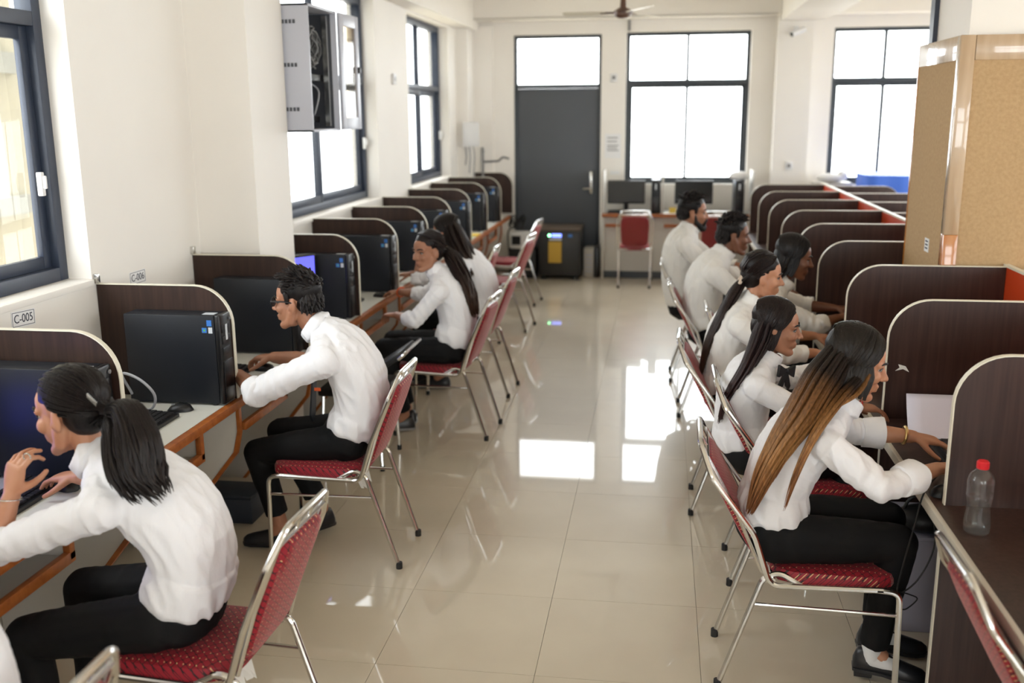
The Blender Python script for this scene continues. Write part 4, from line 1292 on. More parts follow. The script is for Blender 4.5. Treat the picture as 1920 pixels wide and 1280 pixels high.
def hair(root, off, c, M, k, d, lat):
    st = d['hair']; m = d.get('hmat', 'hair_black')
    P = lambda x, y, z: npv(c) + M @ (npv((x, y, z)) * k)
    R = lambda *r: tuple(q * k for q in r)
    rng = np.random.default_rng(int(abs(c[1]) * 100) + 3)
    b = B()
    if st == 'short':
        b.ell(P(0, -.020, .052), R(.079, .095, .081), M)
        b.ell(P(0, -.050, .005), R(.072, .062, .068), M)
        for s in (1, -1): b.chain([P(s * .066, .022, .040), P(s * .068, .020, .005)], R(.014, .009), 8)
        for i in range(170):     # tufts all over
            a, e = rng.uniform(0, 2 * PI), rng.uniform(.10, 1.0)
            z = math.sin(e * PI / 2); rr = math.cos(e * PI / 2)
            x, y = rr * math.cos(a), rr * math.sin(a)
            if y > .55 and z < .55: continue
            p = P(x * .078, -.020 + y * .094, .052 + z * .078)
            dr = unit(M @ npv((x * .7 + rng.uniform(-.5, .5), y * .6 + .65 + rng.uniform(-.4, .4), .55 * z + rng.uniform(-.1, .3))))
            ln = (.020 + .018 * rng.random() + (.012 if z > .6 else 0)) * d.get('tuft', 1)
            b.tube([p - dr * .008, p + dr * ln * .5, p + dr * ln + M @ npv((0, 0, -.006))], [.008, .0075, .0015], 6)
        for i in range(120):
            a, e = rng.uniform(-1.9, 1.9), rng.uniform(-.75, .5)
            x, y = math.sin(a) * math.cos(e), -math.cos(a) * math.cos(e)
            if y > .12: continue
            p = P(x * .070, -.050 + y * .060, .005 + math.sin(e) * .066); dr = unit(M @ npv((x * .5, y * .45, -.75 + rng.uniform(-.15, .15))))
            b.tube([p - dr * .012, p + dr * .008, p + dr * .020], [.007, .007, .0015], 6)
        b.build('hair', m, root, sharp=60, off=off)
        if d.get('beard'):
            q = B()
            for s in (1, -1):
                q.chain([P(s * .063, .012, -.020), P(s * .056, .022, -.065), P(s * .022, .068, -.106)], R(.013, .021, .024), 10)
                q.chain([P(s * .006, .100, -.049), P(s * .026, .088, -.060), P(s * .026, .080, -.085)], R(.006, .007, .014), 8)
            q.ell(P(0, .080, -.103), R(.030, .020, .026), M)
            finish(voxel(q, .004, 2, .003, (60, 60, 60)), 'beard', 'hair_dark', root, off)
        if d.get('stubble'):
            pass
        return
    # long hair: a scalp surface made of combed locks
    root_z = .075
    part = d.get('part', 0.)
    b.ell(P(0, -.020, .050), R(.0775, .0955, .080), M)
    b.ell(P(0, -.050, .000), R(.074, .064, .075), M)
    if st in ('pony', 'bun'):
        tie = npv(d['tie']); tl = np.linalg.inv(M) @ (tie - npv(c)) / k
        for i in range(90):
            a = rng.uniform(-1, 1); hl = rng.random()
            x = .079 * math.sin(a * PI / 2)
            # hairline from the forehead round to the ear
            y = .066 * math.cos(a * PI / 2) * (1 - hl * 1.3) - .005; z = .118 - .04 * abs(a) ** 2 - .085 * abs(a) ** 3 + .012 * hl
            v0 = npv((x, y, z)); ctr = npv((0, -.02, .045)); rad = npv((.080, .098, .083))
            pts = []
            for q in np.linspace(0, 1, 9):
                v = v0 * (1 - q) + tl * q; u = (v - ctr) / rad; ln = np.linalg.norm(u)
                if q < .85: v = ctr + u / max(ln, 1e-3) * rad * (1.0 + .012 * rng.random())
                pts.append(npv(c) + M @ (v * k))
            b.tube(pts, [.006] + [.0085] * 7 + [.006], 6, flat=.6)
        for i in range(60):      # nape hair drawn up to the tie
            a = rng.uniform(-1, 1)
            v0 = npv((.066 * a, -.052 - .055 * math.sqrt(1 - a * a) * .8, -.062 + .07 * a * a + .012 * rng.random())); ctr = npv((0, -.05, .0)); rad = npv((.0765, .0665, .078)); pts = []
            for q in np.linspace(0, 1, 7):
                v = v0 * (1 - q) + tl * q; u = (v - ctr) / rad; ln = np.linalg.norm(u)
                if q < .8: v = ctr + u / max(ln, 1e-3) * rad * (1.0 + .012 * rng.random())
                pts.append(npv(c) + M @ (v * k))
            b.tube(pts, [.005] + [.008] * 5 + [.006], 6, flat=.6)
        b.build('hair', m, root, sharp=60, off=off)
    else:
        if d.get('cover'):
            for s in (1, -1): b.ell(P(s * .056, -.014, -.022), R(.023, .044, .062), M)
        for i in range(170):     # from the parting down over the sides and back
            s = 1 if i % 2 else -1; q = rng.random()
            y0 = .070 - .165 * q
            top = .132 - 3.2 * (y0 + .02) ** 2
            ylow = -.005 - .075 * rng.random() ** .7 if q > .25 else -.005 - .035 * rng.random()
            zl = -.045 - .05 * rng.random()
            cov = d.get('cover', 0.)
            if cov and q < .3: ylow, zl = cov - .05 * rng.random(), -.055 - .045 * rng.random()
            pts = []
            ctr = npv((0, -.022, .045)); rad = npv((.083, .100, .086))
            v0 = npv((s * .004 + part, y0, top)); v2 = npv((s * .080, ylow, zl)); v1 = npv((s * .083, (y0 * .75 + ylow) / 2 + .0, .045))
            for t in np.linspace(0, 1, 9):
                v = (1 - t) ** 2 * v0 + 2 * t * (1 - t) * v1 + t * t * v2
                u = (v - ctr) / rad; ln = np.linalg.norm(u)
                if v[2] > -.02: v = ctr + u / max(ln, 1e-3) * rad * (1 + .02 * rng.random())
                pts.append(npv(c) + M @ (v * k))
            b.tube(pts, [.005] + [.0095] * 7 + [.006], 6, flat=.6)
        for v in b.t[:]: pass
        b.t = [t * .18 for t in b.t]
        b.build('hair', m, root, sharp=60, off=off)
    # falling hair: bundles that follow guide lines through the room
    for gi, gd in enumerate(d.get('falls', [])):
        b = B(); pts0 = [npv(p) for p in gd['path']]; wid = gd['w']; n = gd['n']; t0 = gd.get('t0', .12)
        ax = npv(gd.get('wide', (0, 1, 0)))
        for i in range(n):
            a = rng.uniform(0, 2 * PI); r_ = math.sqrt(rng.random()); u1, u2 = r_ * math.cos(a), r_ * math.sin(a)
            ln = 1 - gd.get('ragged', .12) * rng.random()
            wavy = gd.get('wave', 0.)
            ph = rng.uniform(0, 6.28)
            G = spline(pts0, 22); pts = []; cum = np.linspace(0, 1, 22)
            for j in range(22):
                q = cum[j] * ln; x_ = q * 21; i0 = min(int(x_), 20); p = G[i0] * (1 - (x_ - i0)) + G[i0 + 1] * (x_ - i0)
                t = unit(G[min(i0 + 1, 21)] - G[max(i0 - 1, 0)]); s1 = unit(ax - t * np.dot(ax, t)); s2 = np.cross(t, s1)
                wv = np.interp(q, np.linspace(0, 1, len(wid)), [e[0] for e in wid]); th = np.interp(q, np.linspace(0, 1, len(wid)), [e[1] for e in wid])
                p = p + s1 * (u1 * wv + wavy * math.sin(q * 14 + ph) * q) + s2 * (u2 * th + wavy * math.cos(q * 11 + ph) * q * .6)
                pts.append(p)
            rr = gd.get('r', .006)
            b.tube(pts, [rr * .5] + [rr] * 15 + [rr * .9, rr * .8, rr * .65, rr * .5, rr * .32, rr * .12], 6, flat=.7)
        b.t = [t0 + t * (1 - t0) for t in b.t]
        b.build(gd.get('name', 'ponytail'), m, root, sharp=60, off=off)


dn = (0, 0, -1)

# --- the ponytailed woman in front
A, off, M, hc, k = person('woman with black ponytail leaning on the white desk, hand at her mouth', -1, 2.57, dict(
    spine=[(-1.41, .545), (-1.352, .68), (-1.372, .82), (-1.475, .925), (-1.565, .985), (-1.625, 1.015)],
    head=(-1.70, 2.575, 1.158), face=(-1, .06), pitch=.16, hk=1.06, skin='skin_light', cvox=.0055, vox=.004, wr=.009, cuff=.05, girth=1.0,
    arms=[((-1.53, 2.395, .925), (-1.85, 2.37, .80), (-1.815, 2.43, .945), (.16, .16, .95), (.35, .9, 0), (1, 0, .3), (.75, .6, .6, .6), .35),
          ((-1.56, 2.755, .93), (-1.80, 2.88, .82), (-1.905, 2.885, .825), (-.9, .25, -.12), dn, (0, -1, 0), (.35, .35, .35, .35), .4)],
    legs=[((-1.43, 2.47, .555), (-1.83, 2.44, .49), (-1.80, 2.44, .11), (-1, -.1)), ((-1.43, 2.67, .555), (-1.80, 2.70, .52), (-1.82, 2.72, .11), (-1, .1))],
    hair='pony', tie=(-1.545, 2.545, 1.165),
    falls=[dict(path=[(-1.555, 2.545, 1.17), (-1.475, 2.50, 1.18), (-1.43, 2.46, 1.11), (-1.40, 2.43, 1.03), (-1.335, 2.41, .965)], w=[(.018, .018), (.042, .04), (.062, .05), (.062, .042), (.028, .02)], n=190, r=.0062, wave=.006, ragged=.3, t0=.1, wide=(.6, .6, .4)),
           dict(path=[(-1.555, 2.545, 1.165), (-1.52, 2.49, 1.13), (-1.50, 2.45, 1.06), (-1.46, 2.425, .985), (-1.41, 2.415, .945)], w=[(.014, .012), (.03, .03), (.035, .03), (.02, .015)], n=60, r=.0055, wave=.006, ragged=.4, name='loose_lock')]))
B().tube([npv((-1.555, 2.545, 1.168)) + npv((.010 * q * 0, .022 * math.cos(a), .022 * math.sin(a))) for q, a in [(0, 2 * PI * i / 14) for i in range(14)]], .007, 8, closed=True).build('hair_tie', 'tie_black', A, off=off)
b = B()
for j in range(7): b.box((-1.592 + .004 * j, 2.495, 1.222 - .004 * j), (-1.590 + .004 * j, 2.503, 1.236 - .004 * j), .0008)
b.build('hair_clip', 'steel', A, off=off)
B().tube([npv((-1.818, 2.426, .935)) + npv((.031 * math.cos(a), .031 * math.sin(a), -.006 * math.sin(a))) for a in [2 * PI * i / 20 for i in range(20)]], .002, 6, closed=True).build('bangle', 'steel', A, off=off)
ph = npv((-1.815, 2.43, .945)) + unit((.16, .16, .95)) * .112
B().tube([ph + npv((.011 * math.cos(a) + .028, .004, .011 * math.sin(a))) for a in [2 * PI * i / 14 for i in range(14)]], .0022, 6, closed=True).build('ring', 'steel', A, off=off)

# --- the man with glasses
Bm, off, M, hc, k = person('man with black glasses and rolled white sleeves typing at the desk', -1, 4.20, dict(
    spine=[(-1.405, .545), (-1.328, .68), (-1.325, .82), (-1.375, .94), (-1.44, 1.02), (-1.50, 1.06)], male=True, girth=.93,
    head=(-1.605, 4.20, 1.185), face=(-1, 0), pitch=.04, hk=1.04, skin='skin_mid', vox=.0045, cvox=.006, wr=.010, cuff=.050,
    arms=[((-1.43, 4.01, .955), (-1.73, 3.985, .815), (-1.885, 4.15, .845), (-.7, .65, -.2), dn, (0, 1, 0), (.5, .5, .5, .5), .12),
          ((-1.44, 4.39, .955), (-1.66, 4.46, .84), (-1.875, 4.55, .83), (-.9, .3, -.1), dn, (0, -1, 0), (.55, .6, .65, .7), -1)],
    legs=[((-1.42, 4.12, .555), (-1.825, 4.16, .475), (-1.735, 4.17, .11), (-1, .0)), ((-1.42, 4.30, .555), (-1.78, 4.34, .52), (-1.60, 4.36, .13), (-.55, -.7))],
    hair='short', tuft=1.0, hemup=.16))
fr = B()
P = lambda x, y, z: npv(hc) + M @ (npv((x, y, z)) * k)
for s in (1, -1):
    fr.tube([P(s * .034 + .023 * math.cos(a) * 1.05, .094, .004 + .018 * math.sin(a)) for a in [2 * PI * i / 18 for i in range(18)]], .0036, 6, closed=True)
    fr.tube([P(s * .058, .093, .010), P(s * .074, .086, .012), P(s * .080, .02, .010), P(s * .079, -.006, .004)], .0034, 6)
fr.tube([P(-.011, .095, .007), P(0, .099, .010), P(.011, .095, .007)], .0025, 6)
go = fr.build('glasses', 'plastic_black', Bm, off=off)
for s in (1, -1):
    l = B(); ring = [P(s * .034 + .023 * math.cos(a), .094, .004 + .0175 * math.sin(a)) for a in [2 * PI * i / 18 for i in range(18)]]
    l.add(ring, [list(range(18))]); l.build('lens', 'window_glass', go, off=off, sharp=0)
B().ring_loft([[npv(p) + npv((a, e, 0)) for a, e in ((-.004, -w_), (.004, -w_), (.004, w_), (-.004, w_))] for p, w_ in (((-1.525, 4.20, 1.02), .014), ((-1.53, 4.20, .97), .018), ((-1.545, 4.2, .82), .026), ((-1.56, 4.2, .66), .034), ((-1.56, 4.2, .62), .004))]).build('tie', 'tie_black', Bm, off=off, sharp=20)
B().tube([P(.02, -.055, -.125), P(-.03, -.05, -.128)], .004, 6).build('tie_strap', 'tie_black', Bm, off=off)
B().box((-1.505, 4.085, .80), (-1.475, 4.09, .815), .001).build('pocket_emblem', 'thread_orange', Bm, off=off)

# --- the woman looking round
C_, off, M, hc, k = person('woman in the window row turning her face to the room, hand on a mouse', -1, 6.02, dict(
    spine=[(-1.30, .545), (-1.245, .68), (-1.255, .82), (-1.30, .93), (-1.345, 1.00), (-1.375, 1.035)],
    head=(-1.425, 6.0, 1.168), face=(-.62, -.78), pitch=.06, hk=1.02, skin='skin_mid', vox=.006, cvox=.008, cuff=.046,
    arms=[((-1.325, 5.845, .935), (-1.475, 5.81, .765), (-1.63, 5.96, .765), (-.75, .6, -.1), dn, (0, 1, 0), (.5, .5, .5, .5), .35),
          ((-1.355, 6.195, .94), (-1.52, 6.28, .84), (-1.745, 6.50, .815), (-.75, .6, -.1), dn, (0, -1, 0), (.3, .3, .3, .3), .3)],
    legs=[((-1.31, 5.92, .555), (-1.70, 5.90, .56), (-1.60, 5.98, .11), (-.9, -.3)), ((-1.31, 6.12, .555), (-1.70, 6.14, .56), (-1.62, 6.12, .11), (-1, .1))],
    hair='pony', tie=(-1.335, 6.085, 1.16), sole='sole_grey',
    falls=[dict(path=[(-1.34, 6.08, 1.17), (-1.28, 6.05, 1.12), (-1.215, 6.0, 1.02), (-1.16, 5.97, .90), (-1.115, 5.96, .76)], w=[(.025, .025), (.05, .045), (.055, .045), (.05, .035), (.02, .012)], n=120, r=.008, wave=.014, wide=(.3, 1, .2))],
    hmat='hair_brown'))
B().tube([npv((-1.735, 6.49, .816)) + npv((.022 * math.cos(a), -.026 * math.cos(a) * .2 + .012 * math.cos(a), .032 * math.sin(a))) + npv((0, .02 * math.cos(a), 0)) for a in [2 * PI * i / 14 for i in range(14)]], .005, 6, closed=True).build('bracelet', 'thread_orange', C_, off=off)

# --- the long-haired woman seen from behind
person('woman with long loose dark hair seen from behind, elbow on the desk', -1, 7.0, dict(
    spine=[(-1.32, .545), (-1.265, .68), (-1.275, .82), (-1.335, .93), (-1.40, 1.00), (-1.44, 1.035)],
    head=(-1.525, 7.0, 1.172), face=(-1, .25), pitch=.1, skin='skin_mid', vox=.007, cvox=.009, cuff=.050,
    arms=[((-1.37, 6.83, .94), (-1.70, 6.84, .85), (-1.69, 6.92, 1.03), (.25, .2, .9), (.3, .9, 0), (1, 0, .3), (.8, .8, .8, .8), .12),
          ((-1.39, 7.18, .94), (-1.66, 7.24, .82), (-1.85, 7.25, .82), (-.95, .1, -.1), dn, (0, -1, 0), (.4, .4, .4, .4), .35)],
    legs=[((-1.33, 6.90, .555), (-1.73, 6.90, .55), (-1.58, 7.0, .11), (-1, 0)), ((-1.33, 7.10, .555), (-1.73, 7.12, .55), (-1.68, 7.12, .11), (-1, .1))],
    hair='long', hmat='hair_brown', sole='sole_grey',
    falls=[dict(path=[(-1.50, 6.99, 1.24), (-1.45, 6.97, 1.14), (-1.385, 6.95, 1.03), (-1.31, 6.93, .92), (-1.24, 6.92, .77)], w=[(.07, .06), (.10, .075), (.11, .07), (.10, .05), (.05, .02)], n=200, r=.009, wave=.012, name='long_hair')]))

# --- partly seen person at the left frame edge
person('partly seen person in white at the corner of the frame, before the ponytailed woman', -1, 1.62, dict(
    spine=[(-1.46, .545), (-1.415, .68), (-1.42, .82), (-1.45, .95), (-1.49, 1.04), (-1.51, 1.08)],
    head=(-1.56, 1.62, 1.22), skin='skin_mid', vox=.008, cvox=.008,
    arms=[((-1.47, 1.45, .97), (-1.70, 1.42, .82), (-1.92, 1.5, .83), (-1, .1, 0), dn, (0, 1, 0), (.4, .4, .4, .4), .5),
          ((-1.47, 1.79, .97), (-1.70, 1.84, .82), (-1.92, 1.78, .83), (-1, -.1, 0), dn, (0, -1, 0), (.4, .4, .4, .4), .5)],
    legs=[((-1.48, 1.52, .555), (-1.88, 1.5, .54), (-1.85, 1.5, .11), (-1, 0)), ((-1.48, 1.72, .555), (-1.88, 1.74, .54), (-1.85, 1.74, .11), (-1, 0))],
    hair='short'))

# --- the woman with golden hair ends
Fm, off, M, hc, k = person('woman with very long dark hair turning golden at the ends, nearest on the right', 1, 3.41, dict(
    spine=[(.42, .55), (.425, .68), (.465, .82), (.535, .92), (.595, .98), (.63, 1.015)], cover=.045,
    head=(.672, 3.41, 1.165), face=(1, -.02), pitch=.22, hk=1.03, skin='skin_light', vox=.004, cvox=.0055, cuff=.058, wr=.010,
    arms=[((.565, 3.25, .925), (.735, 3.185, .80), (.945, 3.33, .825), (.80, .55, -.12), dn, (0, 1, 0), (.35, .35, .35, .35), .62),
          ((.575, 3.57, .93), (.745, 3.66, .84), (.935, 3.635, .838), (.95, .05, -.18), dn, (0, -1, 0), (.3, .3, .3, .3), .48)],
    legs=[((.42, 3.31, .555), (.835, 3.32, .555), (.795, 3.38, .115), (1, -.12)), ((.42, 3.51, .555), (.84, 3.52, .56), (.84, 3.55, .115), (1, .05))],
    hair='long', hmat='hair_ombre', sock=True, block=True, part=.0,
    falls=[dict(path=[(.615, 3.39, 1.20), (.555, 3.35, 1.12), (.495, 3.29, 1.03), (.425, 3.27, .92), (.37, 3.26, .80), (.325, 3.26, .655)], w=[(.06, .05), (.085, .062), (.09, .058), (.085, .045), (.07, .032), (.035, .012)], n=260, r=.0062, wave=.004, ragged=.18, name='long_hair', wide=(.2, 1, .2)),
           dict(path=[(.665, 3.32, 1.13), (.62, 3.29, 1.09), (.57, 3.235, 1.045), (.515, 3.20, .965), (.465, 3.185, .84), (.43, 3.18, .705)], w=[(.02, .014), (.028, .016), (.024, .014), (.018, .012), (.014, .010), (.006, .004)], n=46, r=.005, wave=.003, ragged=.25, name='side_lock', t0=.2),
           dict(path=[(.705, 3.335, 1.145), (.665, 3.315, 1.085), (.59, 3.265, 1.055), (.51, 3.24, 1.01), (.44, 3.225, .90), (.385, 3.215, .78)], w=[(.006, .005), (.012, .008), (.018, .010), (.022, .014), (.02, .012), (.01, .006)], n=46, r=.005, wave=.003, ragged=.25, name='side_lock', t0=.48)]))
B().tube([npv((.905, 3.635, .842)) + npv((.004 * math.sin(a), .030 * math.cos(a), .030 * math.sin(a))) for a in [2 * PI * i / 20 for i in range(20)]], .006, 8, closed=True).build('bracelet', 'gold', Fm, off=off)

# --- the woman with the black bow tie
Gm, off, M, hc, k = person('woman with long dark maroon hair and a black bow tie', 1, 4.25, dict(
    spine=[(.395, .545), (.37, .66), (.375, .78), (.405, .875), (.435, .935), (.455, .965)],
    head=(.505, 4.25, 1.105), face=(1, -.10), pitch=.10, hk=.98, skin='skin_mid', vox=.005, cvox=.0065, cuff=.046,
    arms=[((.415, 4.075, .885), (.62, 4.03, .78), (.81, 4.08, .815), (.95, .15, -.1), dn, (0, 1, 0), (.4, .4, .4, .4), .78),
          ((.43, 4.425, .89), (.60, 4.56, .80), (.77, 4.66, .815), (.9, .3, -.1), dn, (0, -1, 0), (.4, .4, .4, .4), .75)],
    legs=[((.405, 4.15, .555), (.82, 4.15, .55), (.80, 4.15, .11), (1, 0)), ((.405, 4.35, .555), (.82, 4.36, .55), (.80, 4.36, .11), (1, 0))],
    hair='long', hmat='hair_maroon',
    falls=[dict(path=[(.475, 4.235, 1.17), (.44, 4.21, 1.06), (.385, 4.17, .95), (.315, 4.15, .83), (.275, 4.14, .70)], w=[(.05, .035), (.07, .045), (.075, .03), (.06, .02), (.03, .012)], n=120, r=.007, wave=.004, name='long_hair', wide=(.4, 1, .3))]))
bw = B()
cpt = npv((.545, 4.185, .930)); lt = unit((.75, .66, -.15)); up = npv((.1, .0, 1)); ou = unit(np.cross(lt, up))
for s in (1, -1): bw.ring_loft([[cpt + lt * (s * y) + ou * (.007 * e) + up * (z * h) for e, z in ((-1, -1), (1, -1), (1, 1), (-1, 1))] for y, h in ((.004, .008), (.02, .015), (.045, .026), (.048, .023))])
bw.ell(cpt, (.011, .011, .012))
for s in (1, -1): bw.ring_loft([[cpt + lt * (s * q * .35 + e) + ou * a - up * q for a, e in ((-.004, -w_), (.004, -w_), (.004, w_), (-.004, w_))] for q, w_ in ((0, .008), (.065, .014), (.08, .003))])
bw.build('bow_tie', 'tie_black', Gm, off=off, sharp=30)
B().tube([npv((.835, 4.085, .815)) + npv((.005 * math.sin(a), .028 * math.cos(a), .028 * math.sin(a))) for a in [2 * PI * i / 14 for i in range(14)]], .0035, 6, closed=True).build('thread_bracelet', 'thread_red', Gm, off=off)

# --- the woman with the long ponytail on the right
Hm, off, M, hc, k = person('woman with a very long brown ponytail between the bow-tie woman and two men', 1, 5.12, dict(
    spine=[(.375, .545), (.345, .68), (.355, .82), (.395, .94), (.44, 1.01), (.465, 1.045)],
    head=(.525, 5.13, 1.185), face=(1, .02), pitch=.12, hk=1.0, skin='skin_light', vox=.006, cvox=.008,
    arms=[((.40, 4.945, .965), (.60, 4.93, .82), (.79, 5.02, .815), (.95, .15, -.1), dn, (0, 1, 0), (.4, .4, .4, .4), .7),
          ((.42, 5.31, .97), (.66, 5.40, .82), (.84, 5.42, .815), (.95, .1, -.1), dn, (0, -1, 0), (.4, .4, .4, .4), .55)],
    legs=[((.39, 5.02, .555), (.80, 5.02, .55), (.78, 5.02, .11), (1, 0)), ((.39, 5.22, .555), (.80, 5.24, .55), (.78, 5.24, .11), (1, 0))],
    hair='pony', tie=(.415, 5.12, 1.155), hmat='hair_brown', shirt='shirt_cream',
    falls=[dict(path=[(.42, 5.12, 1.15), (.385, 5.10, 1.10), (.32, 5.05, .98), (.255, 5.03, .83), (.225, 5.03, .66)], w=[(.022, .022), (.045, .03), (.05, .028), (.04, .02), (.02, .01)], n=80, r=.0075, wave=.004)]))
B().tube([npv((.412, 5.12, 1.155)) + npv((.010 * math.sin(a), .03 * math.cos(a), .03 * math.sin(a))) for a in [2 * PI * i / 14 for i in range(14)]], .010, 8, closed=True).build('scrunchie', 'scrunchie', Hm, off=off)

# --- the dark-haired person leaning in
person('dark-haired person leaning into a brown booth beyond the ponytailed woman', 1, 5.82, dict(
    spine=[(.53, .545), (.50, .68), (.53, .82), (.605, .935), (.67, 1.005), (.70, 1.035)],
    head=(.765, 5.82, 1.185), face=(1, -.05), pitch=.18, hk=1.03, skin='skin_dark', vox=.007, cvox=.008, cuff=.052, shirt='shirt_cream',
    arms=[((.635, 5.64, .95), (.88, 5.62, .83), (1.02, 5.78, .845), (.8, .5, .1), dn, (0, 1, 0), (.5, .5, .5, .5), .25),
          ((.65, 6.0, .955), (.87, 6.06, .86), (1.04, 6.0, .86), (.95, -.1, 0), dn, (0, -1, 0), (.5, .5, .5, .5), .25)],
    legs=[((.54, 5.72, .555), (.93, 5.72, .55), (.90, 5.72, .11), (1, 0)), ((.54, 5.92, .555), (.93, 5.92, .55), (.90, 5.92, .11), (1, 0))],
    hair='long', hmat='hair_black', cover=.012, falls=[dict(path=[(.735, 5.81, 1.22), (.69, 5.80, 1.13), (.65, 5.79, 1.06), (.63, 5.79, 1.0)], w=[(.06, .04), (.075, .05), (.065, .035), (.03, .015)], n=60, r=.009, name='back_hair')]))

# --- the two men
person('clean-shaven man with short black hair, nearer of the two men on the right', 1, 6.66, dict(
    spine=[(.335, .545), (.30, .68), (.295, .83), (.335, .97), (.39, 1.05), (.415, 1.085)], male=True, girth=1.04,
    head=(.485, 6.66, 1.205), face=(1, 0), pitch=.08, hk=1.04, skin='skin_dark', vox=.007, cvox=.009, shirt='shirt_cream',
    arms=[((.35, 6.45, .985), (.56, 6.42, .83), (.78, 6.52, .83), (.95, .1, -.1), dn, (0, 1, 0), (.4, .4, .4, .4), .7),
          ((.36, 6.87, .985), (.58, 6.92, .83), (.80, 6.82, .83), (.95, -.1, -.1), dn, (0, -1, 0), (.4, .4, .4, .4), .7)],
    legs=[((.35, 6.56, .555), (.78, 6.56, .55), (.76, 6.56, .11), (1, 0)), ((.35, 6.76, .555), (.78, 6.76, .55), (.76, 6.76, .11), (1, 0))],
    hair='short'))
person('bearded man with short black hair, furthest along the right row', 1, 7.55, dict(
    spine=[(.215, .545), (.165, .69), (.15, .86), (.165, 1.02), (.20, 1.11), (.215, 1.145)], male=True, girth=1.06,
    head=(.245, 7.55, 1.268), face=(1, -.04), pitch=.04, hk=1.06, skin='skin_mid', vox=.007, cvox=.009, shirt='shirt_cream',
    arms=[((.185, 7.34, 1.045), (.40, 7.30, .86), (.64, 7.40, .83), (.95, .1, -.1), dn, (0, 1, 0), (.4, .4, .4, .4), .7),
          ((.19, 7.76, 1.045), (.42, 7.80, .86), (.66, 7.70, .83), (.95, -.1, -.1), dn, (0, -1, 0), (.4, .4, .4, .4), .7)],
    legs=[((.23, 7.45, .555), (.68, 7.45, .55), (.66, 7.45, .11), (1, 0)), ((.23, 7.65, .555), (.68, 7.65, .55), (.66, 7.65, .11), (1, 0))],
    hair='short', beard=True))

# ------------------------------------------------------------------ back of the room
bd = thing('desk', 'pale back desk with orange edging under the bright window', 'desk', (.2, 12.4, 0)); BO = (.2, 12.4, 0)
B().box((-.70, 12.16, .765), (1.10, 12.66, .80), .003).build('worktop', 'desk_white', bd, off=BO)
B().box((-.70, 12.135, .76), (1.10, 12.16, .803), .003).build('front_edge', 'wood_orange', bd, off=BO)
B().box((-.70, 12.22, .09), (1.10, 12.24, .765)).build('front_panel', 'panel_white', bd, off=BO, sharp=20)
B().box((-.69, 12.235, 0), (1.09, 12.26, .09)).build('kick_board', 'frame_dark', bd, off=BO, sharp=20)
for x in (-.70, .015, 1.08):
    B().box((x, 12.16, .80), (x + .022, 12.66, 1.31), .003).build('divider', 'panel_white', bd, off=BO)
for x in (-.70, 1.08):
    B().box((x, 12.15, 0), (x + .022, 12.66, .765), .003).build('side_panel', 'panel_white', bd, off=BO)
for x in (-.66, .05):
    B().box((x, 12.14, .64), (x + .4, 12.16, .68), .003).box((x + .38, 12.14, .64), (x + .4, 12.16, .76), .003).build('shelf_edge', 'wood_orange', bd, off=BO)
B().box((.44, 12.14, .30), (.74, 12.215, .70), .004).build('cupboard', 'wood_orange', bd, off=BO)
monitor((-.42, 12.42, .80), 0, 'switched-off monitor at the back desk nearer the dark grey door', 'screen_off', .46, .285, .10)
monitor((.40, 12.42, .80), 0, 'switched-off monitor at the back desk above the bearded man', 'screen_off', .46, .285, .10)
tower((-.005 - .05, 12.38, .80), -PI / 2, 'black computer tower between the two back monitors', 'computer towers on the back desk')
tower((.93, 12.38, .80), -PI / 2, 'black computer tower at the window end of the back desk', 'computer towers on the back desk')
keyboard((-.42, 12.26, .80), 0, 'keyboard lying in front of the back monitor near the door')
keyboard((.42, 12.26, .80), 0, 'keyboard lying in front of the back monitor above the bearded man')
t = thing('paper_stack', 'white papers lying on the back desk beside the towers', 'paper', (.66, 12.36, .80))
for i in range(3): B().box((-.12, -.10, .003 * i), (.12, .10, .003 * i + .0025), M=Matrix.Rotation(.1 * i, 4, 'Z')).build('sheet', 'paper', t, sharp=20)
t = thing('sheet_bundle', 'crumpled white plastic bag on the back desk sill', 'bag', (.93, 12.40, 1.206))
rings = [[(r * (1 + .12 * math.sin(5 * a + i)) * math.cos(a), .7 * r * (1 + .12 * math.cos(4 * a + i)) * math.sin(a), z) for a in [2 * PI * j / 18 for j in range(18)]] for i, (r, z) in enumerate(((.001, 0), (.10, .002), (.12, .03), (.10, .07), (.05, .09), (.001, .095)))]
B().ring_loft(rings).build('body', 'paper', t, sharp=60)
t = thing('sticky_note', 'yellow note at the foot of the second back monitor', 'note', (.15, 12.30, .80))
B().box((-.04, 0, 0), (.04, .003, .07), M=Matrix.Rotation(-.3, 4, 'X')).build('sheet', 'yellow', t, sharp=20)

# power unit beside the door
u = thing('power_unit', 'black power unit with a green lamp and a yellow label by the door', 'power unit', (-1.21, 12.30, 0))
B().box((-.255, -.28, .05), (.255, .28, .60), .012).build('case', 'ups_black', u)
B().box((-.262, -.29, .60), (.262, .29, .628), .006).build('top_cover', 'ups_top', u)
B().box((-.13, -.286, .21), (.03, -.2795, .47)).build('warning_label', 'label_yellow', u, sharp=20)
B().box((-.12, -.2875, .485), (.03, -.2795, .51)).build('plate', 'sticker_white', u, sharp=20)
B().ell((-.12, -.282, .545), (.016, .008, .016)).build('lamp', 'led_green', u)
B().box((-.09, -.285, .525), (.03, -.279, .565)).build('display', 'led_blue', u, sharp=20)
B().box((.11, -.285, .525), (.16, -.279, .56)).build('display', 'sticker_blue', u, sharp=20)
b = B()
for x in (-.2, .2):
    for y in (-.22, .22): b.lathe([(.03, 0), (.03, .02), (.015, .05)], (x, y, 0), 12)
b.build('caster', 'rubber', u)
t = thing('power_socket_box', 'small white and black box on the floor between the power unit and the back desk', 'box', (-.84, 12.38, 0))
